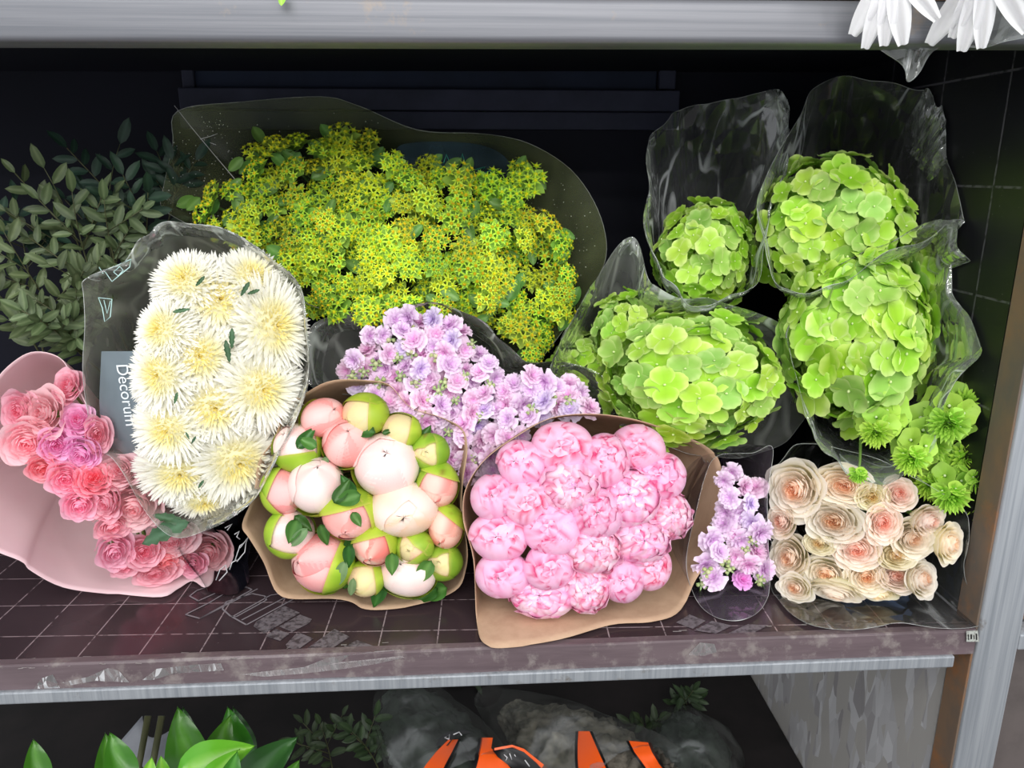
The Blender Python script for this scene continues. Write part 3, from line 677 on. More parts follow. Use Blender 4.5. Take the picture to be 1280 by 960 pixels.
# x, y, rx, ry, colour, sepal, screen direction of the green part (deg), tilt
BUD = [
 (401, 519, 27, 22, 'pink', 'low', 215, .75, 'pale bud with coral right flank, topmost left under the paper fold'),
 (455, 515, 27, 23, 'green', 'mid', 20, .9, 'cream and green bud at the top centre of the bunch'),
 (431, 553, 28, 28, 'pink', 'low', 270, .5, 'smooth salmon-pink bud beside the biggest white one'),
 (365, 558, 27, 27, 'white', 'mid', 315, .9, 'pale bud with green lower right side near upper left paper edge'),
 (502, 536, 23, 19, 'green', 'mid', 0, .7, 'green bud with brown-red scar on its upper right side'),
 (540, 564, 21, 20, 'green', 'hi', 0, .2, 'all-green small bud, highest along the right paper edge'),
 (483, 582, 38, 37, 'white', 'low', 270, .35, 'biggest round white bud in the upper centre'),
 (390, 609, 32, 33, 'white', 'low', 270, .8, 'large white bud with yellow-green underside at left'),
 (347, 616, 22, 27, 'pink', 'mid', 180, .9, 'pink bud with green left half, leftmost against paper'),
 (435, 646, 32, 28, 'pink', 'mid', 75, .8, 'pale pink bud with green cap under dark leaves, middle'),
 (506, 640, 40, 32, 'cream', 'low', 90, .2, 'wide creamy white bud with peach top and curled flap'),
 (550, 608, 23, 27, 'coral', 'mid', 80, .85, 'coral and green bud at the right edge, level with the creamy one'),
 (560, 662, 20, 27, 'coral', 'mid', 70, .85, 'coral-sided bud with green crown tucked against right paper wall'),
 (356, 671, 27, 27, 'white', 'mid', 215, .8, 'white-pink bud with lime left edge, lower left'),
 (398, 711, 36, 33, 'pink', 'mid', 0, .85, 'large pink bud with green right side at the bottom left'),
 (468, 685, 25, 25, 'coral', 'mid', 70, .75, 'half green half coral bud in the lower middle'),
 (519, 687, 21, 19, 'green', 'hi', 40, .3, 'small green bud under the wide creamy one'),
 (556, 707, 22, 20, 'green', 'hi', 0, .2, 'dark green bud in the lower right corner'),
 (456, 729, 21, 20, 'green', 'mid', 45, .75, 'green and peach bud at the bottom, left of pale one'),
 (510, 725, 33, 24, 'white', 'low', 300, .5, 'pale pink oval bud at the bottom right of centre')]
rnd = random.Random(3)
buds = []
for k, (x, y, rx, ry, c, sepk, ga, tl, lab) in enumerate(BUD):
    P = bq.pt(x, y); s = (px2m(rx, P), px2m(ry, P)); P = P - bq.axis(P)*min(s)*.5
    g = radians(ga); sc = tl*1.25
    s = (s[0]*1.13, s[1]*1.13)
    ax = ((CAM-P).normalized() - (RT*cos(g)+UP*sin(g))*sc).normalized()
    M = frame(P, ax, 0, (s[0], s[1], (s[0]+s[1])/2)) @ Matrix.Rotation(rnd.choice((0, pi)), 4, 'Z')
    t = thing('peony_bud', lab + ' (closed peony)' if 0 else lab, 'flower bud', M, 'peony buds in brown paper')
    ms = bud_me[c]; link('petals', ms[k % len(ms)], t)
    sm_ = {'low': sep_low, 'mid': sep_mid, 'hi': sep_hi}[sepk]; link('sepals', sm_[k % 2], t)
    add_stem(t, M, P, bq.N); buds.append((t, M, P, s))
for (bi, x, y, ang, L, vi, dr) in ((3, 372, 560, 50, 34, 0, .012), (3, 396, 560, 150, 26, 1, .012), (2, 470, 541, 170, 36, 0, .006), (2, 478, 542, 20, 14, 0, .006), (6, 443, 622, 120, 34, 0, .004), (9, 418, 628, 60, 34, 0, .016),
                           (9, 452, 618, 200, 36, 1, .016), (9, 440, 640, 300, 22, 1, .02), (13, 372, 648, 250, 34, 1, .014), (13, 385, 660, 225, 36, 2, .016), (13, 368, 645, 320, 30, 0, .006), (13, 400, 655, 290, 30, 0, .0),
                           (15, 436, 680, 270, 32, 0, .01), (14, 432, 700, 250, 40, 2, .012), (14, 442, 722, 260, 26, 2, .01), (15, 490, 690, 270, 30, 1, .012), (16, 540, 700, 240, 36, 1, .012), (16, 520, 672, 320, 24, 2, .002), (5, 528, 580, 260, 38, 1, -.01),
                           (6, 478, 618, 300, 36, 1, -.012), (10, 472, 640, 250, 36, 0, -.012), (18, 430, 735, 80, 30, 1, -.01), (19, 548, 735, 215, 40, 0, -.004), (17, 560, 735, 200, 40, 1, -.006), (3, 410, 570, 240, 28, 2, -.005), (7, 345, 590, 340, 34, 0, -.012), (11, 535, 590, 320, 30, 1, -.012), (8, 340, 640, 60, 26, 0, -.014),
                           (7, 405, 570, 310, 40, 0, -.015), (9, 450, 665, 240, 40, 0, -.016), (17, 530, 670, 250, 36, 0, -.016), (18, 480, 725, 250, 40, 0, -.014), (4, 520, 560, 60, 34, 0, -.014)):
    t, M, P0, s = buds[bi]; P = bq.pt(x, y, dr); loose_leaf(t, P, ang, px2m(L, P), leaf_me[vi], M)
sleeve('paper_wrap', bq, [(335, 660), (303, 655), (312, 620), (322, 575), (345, 535), (358, 505), (400, 482), (440, 478), (480, 484), (510, 505), (545, 530), (580, 550), (586, 600), (583, 660), (586, 705), (575, 735), (545, 755), (490, 762), (455, 762), (435, 750), (380, 748), (345, 738), (325, 705), (310, 672)][1:],
       'kraft', 'crinkled tan kraft paper wrap around the round peony buds', 'paper wrap', amp=0.009, freq=9, thick=.0007, group='brown paper wraps', dr=-0.006, seed=4, bulge=.10)

# ================================================================== PINK ROSES IN PINK PAPER (left)
bq = Bq(140, 600, 0.93, (-0.13, 0.28, -0.04)); BQ_ROSE = bq
ROSES = [
 (24, 513, 18, 23, 0, 'pink rose at the far left end of the upper row'), (55, 517, 23, 27, 4, 'wide pink rose with curled lips, second from left in the upper row'), (97, 525, 17, 18, 2, 'small mauve-pink rose above the mauve spiral one'), (85, 483, 15, 20, 0, 'topmost pink rose touching the paper fold'),
 (34, 553, 25, 25, 4, 'large smooth pink rose at left under the upper row'), (70, 556, 19, 19, 2, 'mauve-pink rose left of the spiral-centred one'), (102, 567, 20, 20, 2, 'mauve rose with a clear tight spiral centre'), (122, 543, 14, 22, 0, 'pink rose squeezed against the right paper edge'),
 (52, 585, 16, 15, 3, 'coral rose petal edge showing below the large smooth rose'), (82, 598, 21, 20, 1, 'pink half-open rose below the mauve pair'), (118, 598, 19, 19, 3, 'coral-pink rose just below the spiral mauve one'), (150, 588, 23, 18, 4, 'pale pink rose just under the grey label'),
 (100, 630, 19, 22, 1, 'pink rose along the lower left rim of the row'), (134, 627, 18, 23, 0, 'medium pink rose in the middle of the band'), (170, 632, 27, 27, 4, 'broad pale pink rose beside the white chrysanthemums'), (142, 657, 22, 17, 0, 'pink rose above the lower paper flap'),
 (143, 688, 20, 24, 1, 'pink rose at the left of the lowest cluster'), (157, 708, 17, 14, 0, 'small pink rose low on the paper, second from lower left'), (195, 717, 26, 14, 0, 'low wide pink rose lying nearest the shelf edge'), (216, 676, 26, 19, 4, 'pale pink rose under the dark chrysanthemum leaf'),
 (207, 698, 24, 18, 3, 'deep salmon rose in the lowest cluster'), (262, 690, 23, 23, 4, 'pink rose at the pointed right corner of the paper'), (180, 690, 20, 19, 0, 'pink rose between the salmon one and the leftmost low one'), (240, 706, 17, 14, 1, 'small pink rose left of the corner rose')]
rnd = random.Random(9)
for (x, y, rx, ry, vi, lab) in ROSES:
    P = bq.pt(x, y, 0.0, SHZ+.03); s = (px2m(rx, P)*1.30, px2m(ry, P)*1.30); ax = face(P, bq, (rnd.uniform(-.5, .2), rnd.uniform(-.5, .3)), .6)
    P = P - ax*s[0]*.5; P.z = max(P.z, SHZ+.02)
    M = frame(P, ax, 0, (s[0], s[1], (s[0]+s[1])/2)) @ Matrix.Rotation(rnd.choice((0, pi)), 4, 'Z')
    t = thing('rose', lab, 'flower', M, 'pink roses in pink paper'); link('petals', pinkr[vi], t); link('sepals', rose_sepal_me, t)
    add_stem(t, M, P, bq.N)
sleeve('paper_wrap', bq, [(-60, 560), (-10, 480), (20, 448), (45, 438), (75, 447), (92, 475), (112, 515), (128, 552), (140, 590, -.03), (185, 640, -.03), (235, 662, -.02), (270, 672), (286, 691), (270, 706), (266, 728), (255, 735), (240, 727), (222, 737), (200, 747), (140, 742), (80, 733), (40, 712), (28, 700), (-20, 680), (-70, 640)],
       'pink_paper', 'pale pink paper wrap with folded flap around the pink roses', 'paper wrap', amp=0.003, freq=3, thick=.0008, dr=0.0, seed=8, bulge=.10, group='coloured paper wraps', nr=.05)
mb = MB()   # overlapping upper sheet of the same wrap
pl = [(-70, 520), (-12, 520), (0, 545), (14, 580), (60, 620), (95, 655), (125, 676), (78, 698), (28, 700), (10, 690), (-70, 660)]
ps = [bq.pt(x, y, -.004 if x > 0 else -.002, SHZ+.012) for x, y in pl]
# ================================================================== WHITE CHRYSANTHEMUMS (left)
def mum_mb(seed, n=700):
    r = random.Random(seed); mb = MB()
    wh = hx('#fbfaf4'); cr = hx('#f2efd8'); ye = hx('#f6e670')
    mb.ball((0, 0, 0), .62, hx('#f8f4cc'), 20, 12)
    for i in range(n):
        t = (i+.5)/n; th = 2.0*t**.54; a = i*2.39996+r.uniform(-.12, .12)
        yc = 1-sm(.0, .24, t)
        L1 = .78+.20*sm(0, .4, t)+r.uniform(-.05, .07); L0 = .52
        w = (.026+.017*sm(0, .4, t))*r.uniform(.85, 1.15); out = .10*r.uniform(-.6, 1.6); tw = r.uniform(-.3, .3)
        def fn(u, v, th=th, a=a, L0=L0, L1=L1, w=w, out=out, tw=tw):
            x = u*2-1; R = L0+(L1-L0)*v; th2 = th + out*v*v*1.1 - .12
            p = sph(R, max(.01, th2), a+tw*.15*v); e = Vector((-sin(a), cos(a), 0))
            ww = w*sin(pi*min(1, .25+v*.74))**.7
            nn = p.normalized()
            return p + e*x*ww + nn*(.012*(1-x*x)) 
        def cf(u, v, yc=yc, t=t):
            c = mixc(wh, cr, .5*(1-v)); return mixc(c, ye, yc*(.55+.45*(1-v)))
        mb.grid(fn, 2, 4, cf)
    return mb
mum_me = [mum_mb(s).mesh('petals', MAT['mum']) for s in (1, 2, 3)]
bq = Bq(262, 475, 0.90, (-0.09, 0.35, -0.05)); BQ_MUM = bq
MUM = [(272, 366, 62, 58, .1, .15, 'white chrysanthemum with yellow heart, topmost full head'), (342, 402, 46, 66, .55, .0, 'tall white chrysanthemum turned to the right edge of the bunch'), (242, 446, 56, 54, .1, 0, 'white chrysanthemum with yellow heart left of the dark leaf gap'),
 (328, 492, 54, 56, .35, -.1, 'white chrysanthemum at right side above the film seam'), (199, 472, 40, 52, -.45, 0, 'narrow white chrysanthemum facing left beside grey label'), (264, 517, 60, 54, .1, -.2, 'white chrysanthemum with bright yellow heart at the bunch centre'),
 (207, 545, 44, 50, -.3, -.2, 'white chrysanthemum at lower left below the label'), (217, 606, 50, 48, .0, -.35, 'lowest left white chrysanthemum with yellow heart'), (294, 594, 56, 60, .3, -.3, 'creamy white chrysanthemum at the lower right under film'),
 (252, 640, 40, 30, .1, -.7, 'small white chrysanthemum at the lowest tip of the bunch'),
 (232, 345, 44, 42, -.4, .4, 'white chrysanthemum head at the upper left corner of bunch'), (316, 340, 42, 40, .3, .6, 'white chrysanthemum peeking at the top right under film'), (204, 412, 38, 44, -.7, .2, 'white chrysanthemum edge on the left above the narrow one')]
rnd = random.Random(4)
mums = []
for k, (x, y, rx, ry, tx, ty, lab) in enumerate(MUM):
    P = bq.pt(x, y); s = (px2m(rx, P)*1.17, px2m(ry, P)*1.17); P = P - bq.axis(P)*s[0]*.75
    M = frame(P, face(P, bq, (tx*.8, ty*.8), .7), 0, (s[0], s[1], (s[0]+s[1])*.42)) @ Matrix.Rotation(rnd.choice((0, pi)), 4, 'Z')
    t = thing('chrysanthemum', lab, 'flower', M, 'white chrysanthemums in the clear sleeve'); link('petals', mum_me[k % 3], t); add_stem(t, M, P, bq.N, .003); mums.append((t, M, P))
mleaf = leaf_mb(1, .17, .25, hx('#3b5a3c'), hx('#56785a'), serr=.5, n=14).mesh('leaf', MAT['dark_leaf'])
for (bi, x, y, ang, L, dr) in ((0, 256, 345, 230, 18, .012), (0, 312, 352, 240, 22, .012), (5, 290, 410, 270, 26, .0), (5, 282, 425, 280, 28, .0), (4, 222, 490, 250, 16, .016), (7, 245, 545, 240, 12, .02), (6, 232, 540, 300, 10, .02), (2, 216, 390, 10, 20, .01), (7, 232, 655, 160, 45, .0), (8, 238, 652, 197, 80, .002), (8, 255, 600, 230, 14, .02), (0, 325, 362, 200, 18, .01)):
    t, M, P0 = mums[bi]; P = bq.pt(x, y, dr); loose_leaf(t, P, ang, px2m(L, P), mleaf, M)
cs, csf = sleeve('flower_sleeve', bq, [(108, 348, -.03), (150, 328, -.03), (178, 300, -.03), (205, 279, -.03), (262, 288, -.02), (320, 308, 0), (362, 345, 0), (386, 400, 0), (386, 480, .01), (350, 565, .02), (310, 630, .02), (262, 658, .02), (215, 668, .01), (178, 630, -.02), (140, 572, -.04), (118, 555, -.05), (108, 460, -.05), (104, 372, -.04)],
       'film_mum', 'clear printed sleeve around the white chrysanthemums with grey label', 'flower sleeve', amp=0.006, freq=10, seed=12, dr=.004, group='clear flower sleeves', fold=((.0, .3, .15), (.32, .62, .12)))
def quad_patch(name, parent, pts, Ys, mat, mi=0, nn=6, offs=0.0):
    P = [at(p[0], p[1], Y) for p, Y in zip(pts, Ys)]
    mb = MB(); mb.grid(lambda u, v: P[0].lerp(P[1], u).lerp(P[3].lerp(P[2], u), v) + Vector((0, -.002*sin(pi*u)*sin(pi*v)-offs, 0)), nn, nn)
    return build(name, mb, MAT[mat], parent)
def pt_on(bqq, x, y, dr): return bqq.pt(x, y, dr)
mb = MB(); LP = [(131, 439), (180, 441), (192, 470), (190, 566), (139, 572), (128, 520)]
def lab_fn(u, v):
    x = (124+6*abs(v-.45)) * (1-u) + 190*u; y = 439 + 132*v + (3*(1-u) if v > .5 else 0)
    return bq.pt(x, y, -.062)
mb.grid(lab_fn, 8, 10); label_patch = build('label', mb, MAT['film_label'], cs, label='blue-grey printed label with white lettering')
def text_obj(txt, P, right, up, size, mat, parent, name='lettering'):
    c = bpy.data.curves.new('lettering', 'FONT'); c.body = txt; c.size = size; c.extrude = 0.00015
    o = bpy.data.objects.new('tmp', c); COL.objects.link(o)
    dg = bpy.context.evaluated_depsgraph_get(); me = bpy.data.meshes.new_from_object(o.evaluated_get(dg)); COL.objects.unlink(o); bpy.data.objects.remove(o)
    me.materials.clear(); me.materials.append(MAT[mat])
    r_ = right.normalized(); u_ = (up-r_*up.dot(r_)).normalized(); n_ = r_.cross(u_)
    ob = link(name, me, parent); ob.matrix_world = Matrix.Translation(P) @ Matrix((r_, u_, n_)).transposed().to_4x4(); return ob
A = bq.pt(145, 455, -.057); B = bq.pt(160, 547, -.057); rgt = B-A; upv = bq.pt(163, 450, -.057)-bq.pt(148, 452, -.057)
text_obj('Decorum', A, rgt, upv, px2m(21, A), 'text_print', cs)
mb = MB()
def marks(mb, fn_pts, w, bqq, dr):
    for pts in fn_pts:
        P = [bqq.pt(x, y, dr) for x, y in pts]; mb.tube(P, w, 4)
marks(mb, [[(131, 339), (140, 352), (152, 342), (162, 334), (164, 324), (150, 330), (131, 339)], [(142, 340), (148, 345), (154, 338), (150, 333), (142, 340)], [(124, 334), (129, 342)], [(123, 372), (140, 374), (138, 396), (131, 402), (128, 385), (123, 372)], [(130, 375), (134, 392), (138, 376)]], .0006, bq, -.026)
build('printed_marks', mb, MAT['pale_print'], cs)

# ================================================================== CREAM ROSES (right)
bq = Bq(1080, 668, 0.865, (0.13, 0.28, -0.05)); BQ_CREAM = bq
CR = [(994, 612, 31, 33, 0, 'largest cream rose with peach spiral, upper left corner of the bunch'), (1055, 607, 34, 23, 2, 'cream-peach rose under the film, second in the top row'), (1090, 621, 20, 18, 4, 'yellowish cream rose half hidden in the top row'), (1124, 617, 20, 20, 3, 'pale pink-cream rose at the right of the top row'),
 (976, 652, 18, 20, 3, 'small blush rose against the left film wall'), (1042, 652, 34, 25, 0, 'wide cream rose with golden heart near the middle'), (1104, 653, 21, 25, 3, 'blush cream rose with pink oval heart right of middle'), (1023, 679, 18, 14, 4, 'small yellow-cream rose under the golden-hearted one'),
 (987, 697, 23, 27, 1, 'cream rose at left, second from the bottom left'), (1071, 687, 28, 24, 3, 'neat cream rose with tight rosy spiral, centre'), (1141, 673, 25, 23, 2, 'cream rose with loose outer petals, right middle'), (1187, 679, 21, 23, 2, 'cream rose seen from the side at the far right'), (1163, 652, 26, 19, 3, 'pinkish side-on rose below the green bells'),
 (1034, 718, 28, 21, 0, 'cream rose with peach heart, left in the lower row'), (1083, 721, 24, 22, 1, 'cream rose in the middle of the lower row'), (1121, 720, 25, 19, 3, 'blush rose third in the lower row'), (1153, 724, 23, 21, 0, 'cream rose with jagged lip at the right end of lower row'), (993, 737, 20, 15, 0, 'cream rose at the bottom left corner'),
 (1043, 744, 30, 14, 2, 'cream rose flattened on the shelf, bottom edge left'), (1097, 744, 25, 14, 4, 'yellow-cream rose flattened on the shelf, bottom edge right'), (1120, 694, 22, 17, 4, 'cream side-on rose between the centre and the right roses')]
rnd = random.Random(14)
for k, (x, y, rx, ry, vi, lab) in enumerate(CR):
    P = bq.pt(x, y, 0.0, SHZ+.02); s = (px2m(rx, P)*1.16, px2m(ry, P)*1.16); tx = (.75 if x > 1150 else (x-1080)/260); ty = -.9 if y > 738 else rnd.uniform(-.2, .25)
    ax = face(P, bq, (tx, ty), .65); P = P-ax*s[0]*.55; P.z = max(P.z, SHZ+.018)
    M = frame(P, ax, 0, (s[0], s[1], (s[0]+s[1])/2)) @ Matrix.Rotation(rnd.choice((0, pi)), 4, 'Z')
    t = thing('rose', lab, 'flower', M, 'cream roses in the right corner'); link('petals', cream[vi], t); link('sepals', rose_sepal_me, t); add_stem(t, M, P, bq.N)
sleeve('flower_sleeve', bq, [(962, 660), (958, 610), (978, 565), (1010, 553), (1060, 560), (1130, 585), (1180, 610), (1214, 645), (1210, 690), (1206, 720), (1225, 775), (1180, 788), (1120, 782), (1060, 788), (1010, 780), (975, 752), (960, 730), (964, 700)],
       'film', 'clear film sleeve spread under the cream roses', 'flower sleeve', amp=0.006, freq=10, seed=21, group='clear flower sleeves', dr=.0)
# blue-grey tray edge behind the cream roses
o = boxobj('plastic_tray', (-.5, -.5, -.5), (.5, .5, .5), 'blue_plastic', .04); o.matrix_world = Matrix.Translation((0.535, 0.905, SHZ+.016)) @ Matrix.Diagonal((.10, .05, .03, 1)); tag(o, 'blue plastic tray corner showing behind the cream roses', 'tray')

# ================================================================== HYDRANGEAS
def floret_mb(seed, cE, cM, n=4):
    r = random.Random(seed); mb = MB()
    for k in range(n):
        a = k*2*pi/n+r.uniform(-.12, .12); L = r.uniform(.88, 1.08); cup = r.uniform(-.05, .30); ph = r.uniform(0, 9); zz = .05*(k % 2); W = r.uniform(.50, .60)
        ca, sa = cos(a), sin(a)
        def fn(u, v, ca=ca, sa=sa, L=L, cup=cup, ph=ph, zz=zz, W=W):
            x = u*2-1; w = W*(sin(pi*min(.86, .06+v*.80))**.62)
            tipx = (v - .10*x*x*sm(.5, 1, v))*L + .025*sin(x*13+ph)*sm(.8, 1, v)
            y = x*w*(1+.05*sin(v*26)*sm(.2, .5, abs(x))); z = zz*v + cup*tipx*tipx - .10*sm(.7, 1, v) + .05*sin(x*3.1+ph)*v + .10*x*x*v
            return Vector((ca*tipx - sa*y, sa*tipx + ca*y, z))
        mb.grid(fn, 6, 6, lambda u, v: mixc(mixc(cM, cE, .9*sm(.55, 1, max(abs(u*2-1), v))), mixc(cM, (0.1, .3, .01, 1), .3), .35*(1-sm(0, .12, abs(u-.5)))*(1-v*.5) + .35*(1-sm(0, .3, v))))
    mb.ball((0, 0, .06), .07, hx('#dff0a8'), 6, 4)
    return mb
GREENS = [('#d2ee7c', '#aadc3a'), ('#c8e870', '#9cd232'), ('#dcf096', '#b8e050'), ('#c2dc84', '#9ac858')]
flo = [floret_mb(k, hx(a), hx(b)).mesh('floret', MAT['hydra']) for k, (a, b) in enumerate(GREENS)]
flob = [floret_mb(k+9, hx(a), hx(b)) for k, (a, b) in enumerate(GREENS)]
def hydrangea(x, y, rx, ry, Y, lab, off, n=95, fs=.235, seed=1, tilt=(0, 0)):
    P = at(x, y, Y); rx_, ry_ = px2m(rx, P), px2m(ry, P); N = P+Vector(off); C = P + (N-P).normalized()*min(rx_, ry_)*.7
    ax = ((CAM-P).normalized()*.6+(P-N).normalized()*.4 + RT*tilt[0]+UP*tilt[1]).normalized()
    M = frame(C, ax, 0, (rx_, ry_, (rx_+ry_)/2)); r = random.Random(seed)
    t = thing('hydrangea', lab, 'flower', M, 'lime green hydrangea heads')
    core = MB()
    for i in range(70):
        z = 1-1.9*(i+.5)/70; th = math.acos(z); d = sph(1, th, i*2.39996)
        q = Vector((0, 0, 1)).rotation_difference(d).to_matrix().to_4x4()
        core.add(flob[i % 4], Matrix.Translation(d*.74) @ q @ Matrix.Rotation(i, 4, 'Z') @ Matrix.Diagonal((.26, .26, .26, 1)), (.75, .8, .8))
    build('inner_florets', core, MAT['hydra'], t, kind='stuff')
    for i in range(n):
        z = 1-1.42*(i+.5)/n; th = math.acos(z); d = sph(1, th, i*2.39996+r.uniform(-.1, .1))
        dd = (d+Vector((r.uniform(-1, 1), r.uniform(-1, 1), r.uniform(-1, 1)))*.34).normalized()
        q = Vector((0, 0, 1)).rotation_difference(dd).to_matrix().to_4x4(); f = fs*r.uniform(.75, 1.2)
        R = .90+r.uniform(-.07, .09)+.06*N3(d.x*3+seed, d.y*3, d.z*3)
        o = link('floret', flo[r.randrange(4)], t); o.matrix_local = Matrix.Translation(d*R) @ q @ Matrix.Rotation(r.uniform(0, 6.3), 4, 'Z') @ Matrix.Diagonal((f, f, f, 1))
    add_stem(t, M, C, N, .0035)
    return t, M
hydrangea(1046, 264, 100, 98, 0.98, 'round lime hydrangea head, highest one, in the upright sleeve', (.09, .24, -.10), 99, .22, 1)
hydrangea(897, 306, 66, 74, 1.04, 'narrow lime hydrangea head in the tall crinkled bag', (.0, .2, -.1), 70, .25, 2, (-.2, .1))
hydrangea(884, 475, 120, 93, 0.93, 'widest lime hydrangea head, just above the opened peonies', (-.02, .28, -.06), 99, .21, 3)
hydrangea(1092, 420, 96, 118, 0.90, 'large lime hydrangea head in the centre right sleeve', (.03, .28, -.05), 99, .25, 4)
hydrangea(1160, 335, 52, 62, 1.02, 'small lime hydrangea head behind the large one, under film', (.0, .2, -.08), 50, .30, 5)
hydrangea(788, 412, 44, 54, 1.03, 'small lime hydrangea head beside the yellow umbels', (.0, .2, -.08), 50, .30, 6)
hydrangea(742, 452, 48, 42, 1.08, 'dim green hydrangea head behind cloudy film over the lilac stock', (.0, .15, -.06), 45, .32, 7)
hydrangea(1172, 440, 34, 60, 0.99, 'narrow hydrangea head at right of the large one', (.0, .2, -.08), 45, .34, 8)
dl = leaf_mb(1, .36, .2, hx('#1f4a1c'), hx('#3a6a2c'), serr=.25, n=14).mesh('leaf', MAT['dark_leaf'])
def hy_sleeve(cx, cy, Y, off, rim, mat, lab, seed, amp=.009, dr=0.0, freq=12, **k):
    b = Bq(cx, cy, Y, off); return sleeve('flower_sleeve', b, rim, mat, lab, 'flower sleeve', amp=amp, freq=freq, seed=seed, dr=dr, group='clear flower sleeves', n=150, rings=34, **k)
hy_sleeve(895, 280, 1.02, (.06, .24, -.12), [(812, 172), (838, 150), (860, 130), (915, 122), (975, 120), (979, 165), (972, 230), (958, 300), (940, 360), (890, 385, .02), (845, 372, .02), (822, 320), (812, 240)], 'film_crisp', 'tall crinkled clear bag around the narrow hydrangea head', 31, amp=.012, fold=((.62, 1.02, .18), (.28, .5, .16)))
hy_sleeve(1060, 250, 0.97, (.10, .25, -.12), [(1000, 145), (1022, 110), (1080, 98), (1150, 112), (1215, 132), (1252, 134), (1254, 170), (1240, 215), (1238, 272), (1190, 280), (1130, 300, .03), (1070, 345, .04), (1015, 366, .04), (970, 345, .03), (950, 285, .02), (962, 215)], 'film_crisp', 'wide clear sleeve fanned above the highest hydrangea head', 33, amp=.010, fold=((.5, .95, .22), (.2, .42, .3)))
hy_sleeve(1100, 430, 0.90, (.10, .27, -.06), [(1120, 300), (1190, 276), (1196, 330), (1262, 320, -.03), (1262, 370, -.03), (1235, 430), (1185, 495, .01), (1160, 560, .02), (1110, 592, .03), (1050, 585, .03), (1005, 535, .03), (985, 450, .02), (1000, 385, .01), (1060, 335, .01)], 'film_crisp', 'large clear sleeve around the central right hydrangea with bright creases', 35, amp=.012, fold=((.2, .72, .25), (.8, 1.15, .25)))
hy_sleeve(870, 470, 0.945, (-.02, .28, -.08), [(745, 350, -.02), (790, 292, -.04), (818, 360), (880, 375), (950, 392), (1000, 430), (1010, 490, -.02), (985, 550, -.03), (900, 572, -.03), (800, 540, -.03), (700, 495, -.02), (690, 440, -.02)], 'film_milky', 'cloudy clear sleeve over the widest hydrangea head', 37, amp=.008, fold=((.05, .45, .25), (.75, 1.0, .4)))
hy_sleeve(1215, 340, 1.03, (.0, .2, -.1), [(1190, 290), (1225, 275), (1255, 320), (1262, 370), (1240, 420), (1200, 400), (1180, 350)], 'film', 'dark clear film corner between the hydrangeas and the post', 39, amp=.008)

# ================================================================== BELLS OF IRELAND (right)
def cup_mb(seed):
    r = random.Random(seed); mb = MB(); ph = r.uniform(0, 9)
    def fn(u, v):
        a = u*2*pi; rr = .08+.92*v**1.3*(1+.06*cos(5*a+ph)*v); return Vector((rr*cos(a), rr*sin(a)*.8, .55*v-.5+.05*cos(5*a+ph)*v))
    mb.grid(fn, 20, 6, lambda u, v: mixc(hx('#8ec233'), hx('#b2dc5c'), .2+.8*v), closed=True)
    mb.ball((0, 0, -.28), .12, hx('#e6f5c0'), 6, 4)
    return mb
cup_me = [cup_mb(k).mesh('bell', MAT['hydra']) for k in range(3)]
tuft = MB(); rr = random.Random(6)
for i in range(60):
    t_ = i/60; a = i*2.4; th = 1.25*t_; d = sph(1, th, a)
    def fn(u, v, d=d, a=a):
        x = u*2-1; e = Vector((-sin(a), cos(a), 0)); return d*(.35+.65*v) + e*x*.10*sin(pi*min(1, .2+.8*v))**.8 + Vector((0, 0, .04*(1-x*x)))
    tuft.grid(fn, 2, 3, lambda u, v: mixc(hx('#8cc92c'), hx('#c2e860'), v))
tuft_me = tuft.mesh('tip_tuft', MAT['hydra'])
BELL = [(1186, 529, 30, -.2, -.2, 'bells-of-ireland spike with round tuft nearest the bright film crease'), (1237, 541, 26, .5, .0, 'bells-of-ireland spike, upper one touching the post'), (1232, 569, 24, .4, -.1, 'bells-of-ireland spike just below the upper post one'), (1140, 572, 27, -.3, -.4, 'bells-of-ireland spike at left over the roses'),
        (1188, 618, 28, .0, -.4, 'bells-of-ireland spike hanging lowest in the middle'), (1228, 634, 26, .5, -.5, 'bells-of-ireland spike at the bottom right by the post'), (1222, 600, 22, .4, -.2, 'bells-of-ireland spike between bottom right and middle right ones'), (1073, 592, 20, -.2, -.6, 'single bells-of-ireland tip dangling over the peach roses'), (1095, 540, 24, -.2, -.3, 'bells-of-ireland spike seen through the hydrangea film'),
        (1206, 505, 24, .2, .3, 'bells-of-ireland spike standing highest of the bunch'), (1165, 556, 26, -.1, -.1, 'bells-of-ireland spike set back behind the left one'), (1208, 572, 28, .1, -.1, 'bells-of-ireland spike with an open cup in the centre of the bunch'), (1163, 606, 24, -.2, -.3, 'bells-of-ireland spike low at left above a pinkish rose')]
rnd = random.Random(8)
